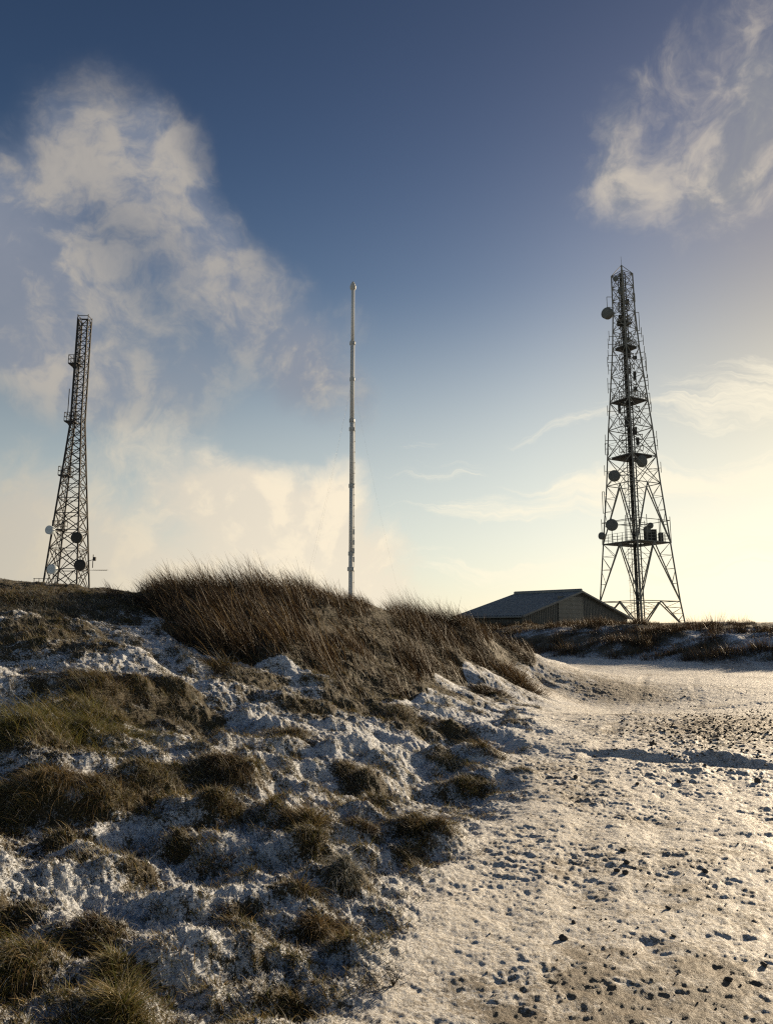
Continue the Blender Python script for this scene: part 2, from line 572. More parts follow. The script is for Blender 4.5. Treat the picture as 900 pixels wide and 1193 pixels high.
def cover(mask, a, b, k=1.6):
    v = mth(nt, 'ADD', mask, mth(nt, 'MULTIPLY', mth(nt, 'SUBTRACT', fbm, .5), k))
    return mth(nt, 'MULTIPLY', smooth(nt, v, a, b), smooth(nt, mask, 0, .18))


# great cloud on the left: a domed head, a bright lower flank and a tail running down to the right
m_left = acc([blob(-23, 33.5, 8, 7, -20, .60), blob(-18, 32.5, 6, 6, -40, .40), blob(-27, 24, 11, 10, -25, .80), blob(-31, 29, 8, 7, 0, .45), blob(-16, 28.5, 10, 5.5, -50, .50),
              blob(-9, 23, 11, 5.5, -42, .62), blob(-5.5, 19.5, 7, 5, -35, .45), blob(-24, 17, 12, 5, -8, .55), blob(-34, 25, 9, 10, 0, .5), blob(-16, 20, 10, 8, -45, .42), blob(-2.5, 23.5, 4, 3, 0, .2)])
c_left = cover(m_left, .02, 1.2, 1.9)
c_left = screen_over(c_left, mth(nt, 'MULTIPLY', smooth(nt, m_left, 0.02, .75), .66))
# fog bank on the skyline
m_fog = acc([blob(-20, 2.0, 27, 14.5, 0, 1.05), blob(-6, 4, 12, 9.5, -28, 1.1), blob(-27, 8, 9, 5.5, 0, .55), blob(-14, 11, 5.5, 5, 0, .7), blob(-3.6, 10, 3.8, 5, 0, .85), blob(-9, 9, 7, 6, 0, .6), blob(-19, 13.5, 7, 3.5, 10, .35), blob(-1, 4, 8, 7, -30, .6)])
c_fog = cover(m_fog, .08, .95, 1.8)
# bright torn cloud at the upper right
m_right = acc([blob(26, 32, 8.5, 8, 30, .65), blob(18.8, 34, 2.8, 6.5, 8, .46), blob(19, 31, 5.5, 4, 12, .30), blob(16.8, 35, 2.2, 5, 0, .3), blob(28, 38, 8, 6, -30, .5), blob(30, 32, 7, 9, 0, .6), blob(22.5, 30.5, 6, 5, 0, .32), blob(22, 38, 6, 4, -20, .25)])
c_right = cover(m_right, .16, 1.45, 3.0)
c_right = screen_over(c_right, mth(nt, 'MULTIPLY', smooth(nt, m_right, 0.1, .9), .10))
# thin high streaks
stv = mapped(1.0, 1.0, 11.0, (R(5), R(9), 0))
st = noise(nt, stv, 4.2, 8, .66, 2.0, .5)
m_str = acc([blob(29, 17.5, 15, 3.4, 14, .85), blob(13, 9.8, 18, 1.9, 5, .85), blob(26, 11.0, 16, 2.6, 5, .9), blob(13, 14.5, 15, 1.4, 10, .45), blob(8, 12.4, 12, .9, 6, .4), blob(20, 5.5, 30, 4, 3, .6), blob(3, 14.5, 4, .8, 10, .5)])
c_str = mth(nt, 'MULTIPLY', smooth(nt, mth(nt, 'ADD', m_str, mth(nt, 'MULTIPLY', mth(nt, 'SUBTRACT', st, .5), 3.4)), .2, 1.25), .7)
c_str = mth(nt, 'MULTIPLY', c_str, smooth(nt, m_str, 0, .3))

# distance from the sun warms and brightens
sdx, sdy, sdz = math.sin(SUN_AZ) * math.cos(SUN_EL), math.cos(SUN_AZ) * math.cos(SUN_EL), math.sin(SUN_EL)
dot = nt.nodes.new('ShaderNodeVectorMath'); dot.operation = 'DOT_PRODUCT'
nt.links.new(DIR, dot.inputs[0]); dot.inputs[1].default_value = (sdx, sdy, sdz)
sunang = mth(nt, 'MULTIPLY', mth(nt, 'ARCCOSINE', mth(nt, 'MINIMUM', dot.outputs['Value'], .99999)), DEG)

EXPO = .85
hsv = nt.nodes.new('ShaderNodeHueSaturation'); nt.links.new(sky.outputs[0], hsv.inputs['Color'])
nt.links.new(smooth(nt, EL, 5, 36, .85, 1.2), hsv.inputs['Saturation'])
nt.links.new(mth(nt, 'MULTIPLY', smooth(nt, EL, 2, 50, .60, .29), smooth(nt, sunang, 8, 30, .5, 1)), hsv.inputs['Value'])
tn = nt.nodes.new('ShaderNodeVectorMath'); tn.operation = 'MULTIPLY'; nt.links.new(hsv.outputs[0], tn.inputs[0]); nt.links.new(mixc(nt, smooth(nt, EL, 10, 42), (.96, 1.02, .97, 1), (1.09, .97, 1.06, 1)), tn.inputs[1])
base = tn.outputs[0]
# bright hazy air low in the sky, thickest towards the sun
low = mth(nt, 'MULTIPLY', smooth(nt, EL, 0, 27, 1, 0), smooth(nt, sunang, 15, 75, 1, .5))


def cc(r, g, b):                # radiance at strength 0.1 and the picture's exposure
    k = 10.6 / 2 ** EXPO
    return (r * k, g * k, b * k, 1)


out = mixc(nt, mth(nt, 'MULTIPLY', low, .72), base, cc(.88, .82, .68))
# cloud relief: density here against density a little nearer the sun
ofs = nt.nodes.new('ShaderNodeVectorMath'); ofs.operation = 'ADD'; nt.links.new(wadd.outputs[0], ofs.inputs[0])
ofs.inputs[1].default_value = (.030, .004, -.012)
mp2 = nt.nodes.new('ShaderNodeMapping'); nt.links.new(ofs.outputs[0], mp2.inputs[0]); mp2.inputs['Scale'].default_value = (1, 1, 1.1)
fb1o = noise(nt, mp2.outputs[0], 7.5, 9, .58)
lit = smooth(nt, mth(nt, 'ADD', mth(nt, 'MULTIPLY', mth(nt, 'SUBTRACT', fb1, fb1o), 1.5), fbm), .34, .70)
far_c = mixc(nt, lit, cc(.23, .26, .33), cc(.48, .44, .39))
far_c = mixc(nt, smooth(nt, ELW, 34, 18, 0, .12), far_c, cc(.50, .43, .34))
out = mixc(nt, mth(nt, 'MULTIPLY', c_left, .88), out, far_c)
near_c = mixc(nt, lit, cc(.32, .32, .32), cc(.66, .58, .47))
out = mixc(nt, mth(nt, 'MULTIPLY', c_right, .85), out, near_c)
out = mixc(nt, c_str, out, cc(1.02, .92, .71))
fog_c = mixc(nt, smooth(nt, AZ, -36, -4), cc(.52, .47, .38), cc(.93, .81, .62))
fog_c = mixc(nt, smooth(nt, lit, 0, 1), mixc(nt, .28, fog_c, cc(.40, .42, .44)), fog_c)
fog_c = mixc(nt, smooth(nt, EL, 12, 1, 0, .5), fog_c, mixc(nt, smooth(nt, AZ, -36, -2), cc(.56, .50, .39), cc(.93, .82, .63)))
out = mixc(nt, mth(nt, 'MULTIPLY', c_fog, .95), out, fog_c)
nt.links.new(out, bg.inputs['Color'])

scene.view_settings.view_transform = 'Standard'
scene.view_settings.look = 'None'
scene.view_settings.gamma = 1
scene.view_settings.exposure = EXPO
scene.cycles.max_bounces = 6
scene.cycles.diffuse_bounces = 3
scene.cycles.use_denoising = False
scene.cycles.filter_width = 1.25

# ------------------------------------------------------------------ where the tussocks stand
BROWN = [(.058, .036, .020), (.040, .025, .014), (.085, .053, .027), (.028, .019, .012)]
OLIVE = [(.098, .086, .023), (.070, .074, .021), (.13, .100, .032), (.15, .108, .038)]
GREEN = [(.10, .098, .022), (.125, .105, .028), (.07, .078, .02), (.15, .115, .036)]
STRAW = [(.34, .26, .14), (.26, .19, .095), (.20, .135, .06)]
DARK = [(.03, .023, .013), (.042, .03, .017), (.025, .022, .012)]
FROST = [(.62, .62, .62), (.5, .5, .48), (.42, .40, .34)]

# tussocks one can point at: name, label, u, v, radius, blades, blade length, colours, lean, droop, tip colours ...
TUSSOCKS = [
    ('grass_tussock', 'largest dark olive tussock, at the left edge below the far snow strip', 40, 850, .62, 2600, .34, GREEN, (-.2, -.7), 1.2),
    ('grass_tussock', 'tall green tussock right of the largest dark olive one', 100, 845, .55, 2400, .36, GREEN, (-.2, -.6), 1.1),
    ('grass_tussock', 'long brown tussock crowning the left hollow, lit along its top', 115, 790, .6, 1800, .28, BROWN + OLIVE, (-.5, -.6), 1.3, STRAW),
    ('grass_tussock', 'round bowed ginger tussock below the largest olive tussocks', 48, 912, .22, 1500, .24, [(.13, .085, .03), (.10, .065, .022)], (-.1, -.9), 1.9, STRAW),
    ('grass_tussock', 'straw-coloured matted tussock on the left edge under the ginger one', 18, 945, .28, 1500, .24, GREEN + STRAW, (-.7, -.5), 1.7, STRAW),
    ('grass_tussock', 'small hanging tussock with pale drooping blades right of the ginger one', 122, 925, .2, 900, .2, BROWN + OLIVE, (-.2, -.9), 1.9, STRAW),
    ('grass_tussock', 'dark broad tussock draped over a ledge in front of the shaded hollow', 180, 900, .35, 1500, .2, DARK + OLIVE, (-.4, -.8), 1.7),
    ('grass_tussock', 'dark twin-topped tussock at the middle of the bank', 265, 900, .30, 1500, .24, BROWN + DARK, (-.3, -.8), 1.8, STRAW),
    ('grass_tussock', 'hanging brown tussock just below the dark twin-topped one', 262, 935, .22, 1100, .2, BROWN + OLIVE, (-.2, -.9), 1.8, STRAW),
    ('grass_tussock', 'upright tuft with lit blades, in the snow left of the double tussock', 362, 955, .17, 900, .22, OLIVE + BROWN, (-.3, -.3), .8, STRAW),
    ('grass_tussock', 'dark cushion tussock directly beneath the upright lit tuft', 368, 985, .19, 800, .17, DARK + OLIVE, (0, -.9), 1.6),
    ('grass_tussock', 'double tussock nearest the track edge at mid height', 490, 968, .26, 1300, .25, BROWN + OLIVE, (-.2, -.6), 1.3, STRAW),
    ('grass_tussock', 'broad low tussock above and left of the double tussock', 440, 930, .28, 1100, .18, OLIVE + DARK, (-.4, -.7), 1.5),
    ('grass_tussock', 'frosted grey-green tussock hanging like hair below the cushion tussock', 405, 1020, .18, 900, .2, [(.16, .17, .15), (.10, .10, .07), (.07, .065, .03)], (0, -1), 1.8, FROST),
    ('grass_tussock', 'thin brown tussock left of the frosted hanging one', 352, 1035, .13, 600, .16, BROWN + OLIVE, (-.1, -.8), 1.5, STRAW),
    ('grass_tussock', 'shaggy ginger tussock lowest in the column at the centre of the bank', 370, 1085, .13, 900, .17, [(.12, .08, .03), (.09, .06, .025)], (.1, -.8), 1.6, STRAW),
    ('grass_tussock', 'isolated dark clump in the white snow left of the shaggy ginger tussock', 280, 1072, .10, 500, .1, DARK + BROWN, (-.3, -.6), 1.4),
    ('grass_tussock', 'green-gold drooping tussock at the left edge near the bottom corner', 22, 1120, .14, 900, .18, GREEN + STRAW[2:], (-.2, -.9), 1.7, STRAW),
    ('grass_tussock', 'dark brown tussock between the green-gold ones near the bottom left', 110, 1085, .15, 800, .14, BROWN + DARK, (-.4, -.6), 1.4),
    ('grass_tussock', 'green-gold tussock standing in line above the bottom edge', 135, 1130, .12, 800, .17, GREEN, (-.1, -.5), 1.2, STRAW),
    ('grass_tussock', 'lowest green tussock, cut by the bottom edge of the picture', 135, 1185, .13, 900, .2, GREEN + [(.07, .08, .02)], (-.1, -.5), 1.2, STRAW),
    ('grass_tussock', 'knobbly brown tussock on the slope, topmost below the tall grass', 250, 775, .5, 1300, .28, OLIVE + BROWN, (-.3, -.7), 1.5, STRAW),
    ('grass_tussock', 'lit ridge tussock sloping right of the topmost knobbly one', 340, 850, .42, 1300, .24, OLIVE + BROWN, (.1, -.8), 1.6, STRAW),
    ('grass_tussock', 'small tuft with snow round it, above the upright lit tuft', 405, 895, .2, 700, .2, BROWN + OLIVE, (-.2, -.6), 1.2, STRAW),
    ('grass_tussock', 'bush-like clump at the far tip of the mound beside the track', 596, 783, .75, 1800, .6, BROWN, (-.2, -.5), 1.0, STRAW, 'w'),
    ('grass_tussock', 'low dark clump at the foot of the bush-like clump', 570, 800, .6, 1000, .3, BROWN + DARK, (-.3, -.6), 1.3, None, 'w'),
    ('grass_tussock', 'frosted tussock on the right flank with white blades, above the shaded hollow', 520, 880, .38, 1100, .22, OLIVE + [(.16, .15, .11)], (.3, -.8), 1.7, FROST),
    ('grass_tussock', 'dark tussock at the lower end of the frosted one', 548, 910, .34, 900, .18, DARK + OLIVE, (.3, -.7), 1.6),
    ('grass_tussock', 'upright little tuft farthest right on the flank of the bank', 566, 870, .24, 700, .28, BROWN + OLIVE, (0, -.2), .7, STRAW),
    ('grass_tussock', 'flat dark tuft at the foot of the bank, next to the trodden snow', 606, 892, .2, 500, .14, DARK + OLIVE, (.2, -.6), 1.4),
    ('grass_tussock', 'brown tussock under the tall grass with pale blades over the snow', 470, 830, .55, 1500, .3, BROWN + OLIVE, (-.1, -.8), 1.5, STRAW + FROST),
    ('grass_tussock', 'dark brown tussock left of the double tussock and level with it', 425, 965, .18, 700, .17, BROWN + DARK, (-.2, -.8), 1.5),
    ('grass_tussock', 'skyline tussock at the left edge beside the lattice tower', 15, 700, 1.2, 1800, .3, OLIVE + BROWN, (-.4, -.3), 1.2, STRAW, 'w'),
    ('dead_grass', 'pale dead stalks arching up behind the topmost knobbly tussock', 262, 772, .35, 70, .75, STRAW, (-.8, .1), .8, FROST, 'd'),
    ('dead_grass', 'sparse pale stalks on the skyline right of the white mast', 452, 712, .35, 60, .6, STRAW + BROWN, (-.1, 0), .5, STRAW, 'd'),
]
TPOS = [hit(t[2], t[3] + (8 if t[3] > 760 else 0)) for t in TUSSOCKS]
BUMPS += [(X, Y, t[4] * .95, (.24 * t[6] if 'w' not in t else .12 * t[6])) for t, (X, Y, Z) in zip(TUSSOCKS, TPOS) if t[0] != 'dead_grass']
# hollows and ledges of the bank
for u, v, r, a in [(225, 838, .75, -.22), (160, 830, .5, -.12), (260, 820, .5, -.1), (300, 800, .7, .12), (290, 1000, .22, -.05), (310, 1090, .16, -.05), (230, 1100, .2, .05), (430, 1060, .2, .05),
                   (500, 935, .35, -.08), (330, 1010, .2, -.05), (200, 1060, .2, .05), (60, 1040, .25, .06), (25, 1000, .2, -.06), (30, 740, 1.4, .2), (40, 712, 1.6, .15)]:
    X, Y, Z = hit(u, v); BUMPS.append((X, Y, r, a))

# small tufts strewn over the whole bank (part of the turf)
_g = np.random.default_rng(77)
TUFTS = []
while len(TUFTS) < 980:
    r = math.exp(_g.uniform(math.log(2.6), math.log(17))); an = R(_g.uniform(-35, 21))
    x, y = r * math.sin(an), r * math.cos(an)
    if bank_mask(np.array([x]), np.array([y]))[0] < .5: continue
    q = .55 * perlin(np.array([x * .6]), np.array([y * .6]), 81)[0] + .35
    if _g.uniform(0, 1) > q * (1.2 if r < 8.5 else .55): continue
    TUFTS.append((x, y, _g.uniform(.010, .036) * (1.15 + .36 * min(r, 8))))
BUMPS += [(x, y, r * 1.1, r * _g.uniform(.15, .45)) for x, y, r in TUFTS]
# footprints and scuffs on the trodden snow
for lane in ((.9, 3.0, 6.5, 17), (2.2, 3.2, 4.2, 14), (1.6, 5.0, 8.0, 20)):
    n_ = 26
    for i in range(n_):
        t_ = i / n_
        x = lane[0] + (lane[2] - lane[0]) * t_ + _g.normal(0, .12); y = lane[1] + (lane[3] - lane[1]) * t_ + _g.normal(0, .1)
        for k_ in (-.08, .03, .11): BUMPS.append((x + k_ * .3, y + k_, .085, -.008))
for i in range(70):
    r = math.exp(_g.uniform(math.log(3), math.log(16))); an = R(_g.uniform(2, 30))
    BUMPS.append((r * math.sin(an), r * math.cos(an), _g.uniform(.05, .16), _g.uniform(-.012, .012)))
BUMPG = raster(BUMPS, 'add')

# ------------------------------------------------------------------ ground sheet
az_f = np.linspace(-34, 34, 1150)
az_l = -34 - np.cumsum(np.linspace(.08, 3.2, 90)); az_l = -34 + (az_l + 34) * (146 / abs(az_l[-1] + 34))
az_r = -az_l
az = np.radians(np.concatenate([az_l[::-1], az_f, az_r]))[:-1]   # the last equals the first around the circle
rr = np.concatenate([np.exp(np.linspace(math.log(.35), math.log(2.2), 60))[:-1],
                     np.exp(np.linspace(math.log(2.2), math.log(32), 820))[:-1],
                     np.exp(np.linspace(math.log(32), math.log(62), 130))[:-1],
                     np.exp(np.linspace(math.log(62), math.log(5000), 70))])
RRg, AZg = np.meshgrid(rr, az, indexing='ij')
GX = RRg * np.sin(AZg); GY = RRg * np.cos(AZg)
# the smooth part of the terrain is computed on every third ring and interpolated
B = bank_mask(GX, GY); FB, FD = far_bank_mask(GX, GY)
ci = np.unique(np.concatenate([np.arange(0, len(rr), 4), [len(rr) - 1]])); cj = np.unique(np.concatenate([np.arange(0, len(az), 5), [len(az) - 1]]))
hc = base_height(GX[np.ix_(ci, cj)], GY[np.ix_(ci, cj)])
hr = np.stack([np.interp(np.arange(len(az)), cj, row) for row in hc])
GH = np.stack([np.interp(np.arange(len(rr)), ci, hr[:, k]) for k in range(hr.shape[1])], 1)
GZ = GH + detail(GX, GY, B, FB) + bumps(GX, GY)

# plan outline of the tall grass on the mound
TALL = np.array([at(u, 740, D)[:2] for u, D in [(150, 13.8), (200, 12.6), (260, 12.2), (330, 11.6), (400, 11.6), (450, 12.0), (490, 14.4), (555, 18.2), (628, 23.5),
                                                (640, 27.0), (550, 26), (450, 22), (300, 19), (175, 18.5), (160, 16)]])


def in_poly(x, y, P):
    ins = np.zeros(x.shape, bool); n = len(P); j = n - 1
    for i in range(n):
        xi, yi = P[i]; xj, yj = P[j]
        c = ((yi > y) != (yj > y)) & (x < (xj - xi) * (y - yi) / (yj - yi + 1e-12) + xi)
        ins ^= c; j = i
    return ins


def tall_w(x, y):
    jx = x + .9 * perlin(x * .6, y * .6, 41); jy = y + .9 * perlin(x * .6, y * .6, 42)
    return in_poly(jx, jy, TALL)


# bare, grassy patches of the bank: under the tussocks, and (u, v, radius m)
BARE = [(20, 920, .35), (190, 810, .45), (190, 905, .2), (420, 900, .15), (20, 1080, .12), (150, 1150, .08), (60, 735, .8), (30, 700, 1.6),
        (480, 850, .3), (210, 985, .08), (90, 1000, .10), (580, 780, 1.0), (430, 830, .5), (200, 830, .5), (70, 980, .12), (250, 1010, .08), (480, 1000, .10), (440, 1150, .06), (500, 800, .6)]
BAREP = [hit(u, v) + (r,) for u, v, r in BARE] + [(X, Y, Z, t[4] * (.9 if t[2] < 130 else .68)) for t, (X, Y, Z) in zip(TUSSOCKS, TPOS) if t[0] != 'dead_grass']


BAREG = raster([(bx, by, r, 1.0) for bx, by, bz, r in BAREP] + [(x, y, r * 1.0, .95) for x, y, r in TUFTS], 'max')
GRITP = [hit(u, v)[:2] + (r, a) for u, v, r, a in [(735, 1000, .45, .45), (640, 1010, .25, .3), (840, 1055, .5, .4), (810, 850, 1.8, .35), (860, 845, 1.6, .35), (720, 1150, .3, .4), (850, 1150, .35, .45),
                                                   (600, 1190, .12, .7), (705, 797, 2.0, .5), (760, 960, .4, .35), (690, 930, .35, .3), (790, 1110, .25, .35), (880, 1000, .5, .3), (660, 1130, .2, .35), (560, 1160, .2, .3)]]
GRITG = raster(GRITP, 'add')


def bare_field(x, y):
    return sample(BAREG, x, y)


TALL = np.array([at(u, 740, D)[:2] for u, D in [(150, 13.8), (200, 12.6), (260, 12.2), (330, 11.6), (400, 11.6), (450, 12.0), (490, 14.4), (555, 18.2), (628, 23.5),
                                                (640, 27.0), (550, 26), (450, 22), (300, 19), (175, 18.5), (160, 16)]])


def in_poly(x, y, P):
    ins = np.zeros(x.shape, bool); n = len(P); j = n - 1
    for i in range(n):
        xi, yi = P[i]; xj, yj = P[j]
        c = ((yi > y) != (yj > y)) & (x < (xj - xi) * (y - yi) / (yj - yi + 1e-12) + xi)
        ins ^= c; j = i
    return ins


def tall_w(x, y):
    jx = x + .9 * perlin(x * .6, y * .6, 41); jy = y + .9 * perlin(x * .6, y * .6, 42)
    return in_poly(jx, jy, TALL)


# bare, grassy patches of the bank: under the tussocks, and (u, v, radius m)
BARE = [(20, 920, .4), (190, 810, .6), (130, 915, .25), (190, 905, .3), (345, 955, .2), (420, 900, .25), (405, 1010, .16), (20, 1080, .14), (150, 1150, .10), (60, 735, 1.2), (40, 700, 2.2),
        (480, 850, .4), (530, 860, .35), (335, 1170, .08), (210, 985, .12), (160, 1010, .14), (90, 1000, .12), (580, 780, 1.2), (430, 830, .7), (300, 790, .7), (200, 830, .6),
        (70, 980, .15), (250, 1010, .1), (480, 1000, .15), (560, 995, .10), (440, 1150, .08), (600, 840, .3), (500, 800, .8), (360, 820, .5), (230, 900, .25)]
BAREP = [hit(u, v) + (r,) for u, v, r in BARE] + [(X, Y, Z, t[4] * (.9 if t[2] < 130 else .68)) for t, (X, Y, Z) in zip(TUSSOCKS, TPOS) if t[0] != 'dead_grass']


def bare_field(x, y):
    f = np.zeros(x.shape)
    for bx, by, bz, r in BAREP:
        d2 = ((x - bx) ** 2 + (y - by) ** 2) / r ** 2
        f = np.maximum(f, np.exp(-d2 * 1.1))
    return f


TW = tall_w(GX, GY).astype(float)
near = (RRg < 40)
BF = np.zeros_like(GX); BF[near] = bare_field(GX[near], GY[near])
lap = np.gradient(GZ, axis=0) / np.gradient(RRg, axis=0)


def bank_snow(x, y, bf, tw):
    patch = perlin(x * .55, y * .55, 51) * .6 + perlin(x * 1.7, y * 1.7, 52) * .5
    r = np.hypot(x, y)
    return .66 + .16 * sstep(8, 10, r) * (1 - sstep(13.3, 14.6, r)) + .34 * patch + .24 * perlin(x * 4.2, y * 4.2, 58) + .12 * perlin(x * 11, y * 11, 64) - .80 * bf - .9 * tw - .06 * sstep(6, 11, r) - .08 * sstep(12.5, 15.5, r) - .55 * sstep(14.3, 15.6, r) * (1 - sstep(-3.5, -1.5, x)) * (1 - sstep(60, 100, r))


snow_bank = bank_snow(GX, GY, BF, TW)
snow_far = .15 + .5 * perlin(GX * .30, GY * .30, 53) + .3 * perlin(GX * 1.1, GY * 1.1, 54) + .40 * sstep(17, 22, GX)
snow_far = snow_far - .3 * sstep(6, 9, FD) * (1 - sstep(60, 200, RRg) * .2)
grit_patch = sstep(.15, .7, perlin(GX * .35, GY * .5, 55)) * .28 + .32 * np.exp(-(((GX - 6.4) / 1.6) ** 2 + ((GY - 13.5) / 3.5) ** 2)) \
    + .5 * np.exp(-(((GX - 6.9) / 1.5) ** 2 + ((GY - 21.5) / 1.3) ** 2)) + .25 * sstep(1.5, 4, GX) * (1 - sstep(2.5, 5, GY))
wd = np.minimum(np.abs(GX - wheel_axis(GY) - .78), np.abs(GX - wheel_axis(GY) + .78))
snow_track = .70 - grit_patch - .10 * np.exp(-(wd / .16) ** 2) - sample(GRITG, GX, GY) * (.85 + .9 * perlin(GX * 4, GY * 6, 60)) + .16 * perlin(GX * 1.3, GY * 1.3, 56) + .20 * perlin(GX * 3.5, GY * 5.5, 57) + .12 * perlin(GX * 8, GY * 12, 59)
FBc = FB
SNOW = (snow_bank * B + snow_track * (1 - B)) * (1 - FBc) + snow_far * FBc
TRACK = (1 - B) * (1 - FBc)
nr, na = GX.shape
V = np.stack([GX.ravel(), GY.ravel(), GZ.ravel()], 1)
idx = np.arange(nr * na).reshape(nr, na)
nx_ = np.roll(idx, -1, axis=1)
Fq = np.stack([idx[:-1], nx_[:-1], nx_[1:], idx[1:]], -1).reshape(-1, 4)[:, ::-1]
# close the hole at the feet with a small fan (degenerate quads to the centre)
c_id = len(V)
V = np.concatenate([V, [[0, 0, float(GZ[0].mean())]]])
ring = idx[0][::2]
fan = np.stack([ring, np.full(len(ring), c_id), np.roll(idx[0], -2)[::2], np.roll(idx[0], -1)[::2]], -1)
Fq = np.concatenate([Fq, fan])
ground = np_mesh('ground', V, Fq, GROUNDM, smooth_=True, snow=np.append(SNOW.ravel(), .6), track=np.append(TRACK.ravel(), 1.))
tag(ground, kind='structure')
print('ground', len(V))


# ------------------------------------------------------------------ grass blades
def blade_arrays(P, lean, length, width, th0, th1, tint, tip=None, K=4):
    """P (N,3) roots, lean (N,2) unit heading, th0/th1 angle from upright at root / extra at tip"""
    N = len(P)
    t = np.linspace(0, 1, K + 1)
    pos = np.zeros((N, K + 1, 3)); pos[:, 0] = P
    for k in range(K):
        th = th0 + th1 * (t[k] + .5 / K)
        st_ = (length / K)
        pos[:, k + 1, 0] = pos[:, k, 0] + lean[:, 0] * np.sin(th) * st_
        pos[:, k + 1, 1] = pos[:, k, 1] + lean[:, 1] * np.sin(th) * st_
        pos[:, k + 1, 2] = pos[:, k, 2] + np.cos(th) * st_
    tw = rng.uniform(0, np.pi, N)
    side = np.stack([np.cos(tw), np.sin(tw), np.zeros(N)], 1)
    wprof = (1 - t) ** .7 * .92 + .08
    off = side[:, None, :] * (width[:, None] * wprof[None] * .5)[..., None]
    v = np.stack([pos - off, pos + off], 2).reshape(N * (K + 1) * 2, 3)
    b = (np.arange(N) * (K + 1) * 2)[:, None]
    ks = (np.arange(K) * 2)[None]
    f = np.stack([b + ks, b + ks + 1, b + ks + 3, b + ks + 2], -1).reshape(-1, 4)
    if tip is None: tip = tint
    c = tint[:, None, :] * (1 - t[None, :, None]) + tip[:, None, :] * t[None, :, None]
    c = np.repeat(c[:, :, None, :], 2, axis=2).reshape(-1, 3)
    return v, f, c


def heading(N, ax, ay, spread, extra=0.0):
    a = math.atan2(ay, ax) + rng.normal(0, spread, N) + extra
    return np.stack([np.cos(a), np.sin(a)], 1)


def pick(N, cols, jit=.25):
    cols = np.array(cols, float)
    c = cols[rng.integers(0, len(cols), N)]
    return c * (1 + rng.normal(0, jit, (N, 1))).clip(.3, 2)


# tall wind-combed grass over the mound: uneven clumps
N = 240000
px_ = rng.uniform(-9, 8, N); py_ = rng.uniform(11, 28, N)
k = tall_w(px_, py_)
uu0 = px_ / py_ * 861 + 450
cl = perlin(px_ * 1.3, py_ * 1.3, 61) + .7 * perlin(px_ * 3.4, py_ * 3.4, 62)
k &= rng.uniform(-.65, .75, N) < cl - .55 * sstep(415, 440, uu0) * (1 - .8 * sstep(455, 470, uu0) * (1 - sstep(515, 535, uu0))) * (perlin(px_ * 1.1, py_ * 1.1, 69) < .0) - .7 * np.exp(-((uu0 - 446) / 10) ** 2)
px_, py_, cl, uu0 = px_[k], py_[k], cl[k], uu0[k]
N = len(px_); print('tall blades', N)
pz_ = height(px_, py_) - .02
uu = px_ / py_ * 861 * 1.0 + 450
L = np.interp(uu, [150, 190, 240, 340, 400, 440, 470, 520, 600], [.30, .45, .60, .66, .50, .15, .78, .62, .46]) * (1 + .75 * np.clip(cl, -.6, .8)) * rng.uniform(.5, 1.15, N)
hw = perlin(px_ * .9, py_ * .9, 65) * 1.1
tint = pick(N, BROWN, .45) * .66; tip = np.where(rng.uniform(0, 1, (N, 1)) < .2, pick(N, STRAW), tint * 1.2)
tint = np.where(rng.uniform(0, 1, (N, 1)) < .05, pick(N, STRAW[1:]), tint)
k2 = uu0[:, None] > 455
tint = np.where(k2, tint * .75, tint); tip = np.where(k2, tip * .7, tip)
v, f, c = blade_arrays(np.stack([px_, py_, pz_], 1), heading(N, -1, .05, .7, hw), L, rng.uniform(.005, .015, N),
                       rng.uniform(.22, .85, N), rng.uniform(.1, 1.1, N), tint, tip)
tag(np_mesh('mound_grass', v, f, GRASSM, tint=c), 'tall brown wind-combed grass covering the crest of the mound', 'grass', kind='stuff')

# short turf of the bank, thick where the snow is off
N = 1500000
r_ = np.exp(rng.uniform(math.log(2.3), math.log(26), N)); a_ = R(1) * rng.uniform(-36, 22, N)
px_, py_ = r_ * np.sin(a_), r_ * np.cos(a_)
b_ = bank_mask(px_, py_)
bf = bare_field(px_, py_)
tw_ = tall_w(px_, py_)
bare = np.clip((.60 - bank_snow(px_, py_, bf, tw_)) * 1.6, .30, 1)
dens = b_ * bare * np.clip(r_ / 9, .30, 1) * (.75 - .30 * sstep(8, 11, r_))
k = rng.uniform(0, 1, N) < dens
px_, py_, bf, r_ = px_[k], py_[k], bf[k], r_[k]
N = len(px_); print('turf blades', N)
pz_ = height(px_, py_) - .01
L = (.030 + .05 * bf + .020 * sstep(5, 13, r_)) * rng.uniform(.5, 1.5, N)
tint = pick(N, OLIVE + BROWN[:2] + DARK[:2], .35); q = rng.uniform(0, 1, (N, 1))
fr = (.30 + .40 * sstep(4, 9, r_) * (.5 + perlin(px_ * 1.2, py_ * 1.2, 67)))[:, None]
tip = np.where(q < .16, pick(N, STRAW), tint * 1.3)
tip = np.where(rng.uniform(0, 1, (N, 1)) < fr, pick(N, FROST, .12).clip(0, .75), tip)
v, f, c = blade_arrays(np.stack([px_, py_, pz_], 1), heading(N, -.6, -.6, 1.3), L, rng.uniform(.0016, .0034, N) * (1 + .10 * r_),
                       rng.uniform(.3, 1.0, N), rng.uniform(.3, 1.3, N), tint, tip, K=2)
tv, tf, tcs, o_ = [v], [f], [c], len(v)
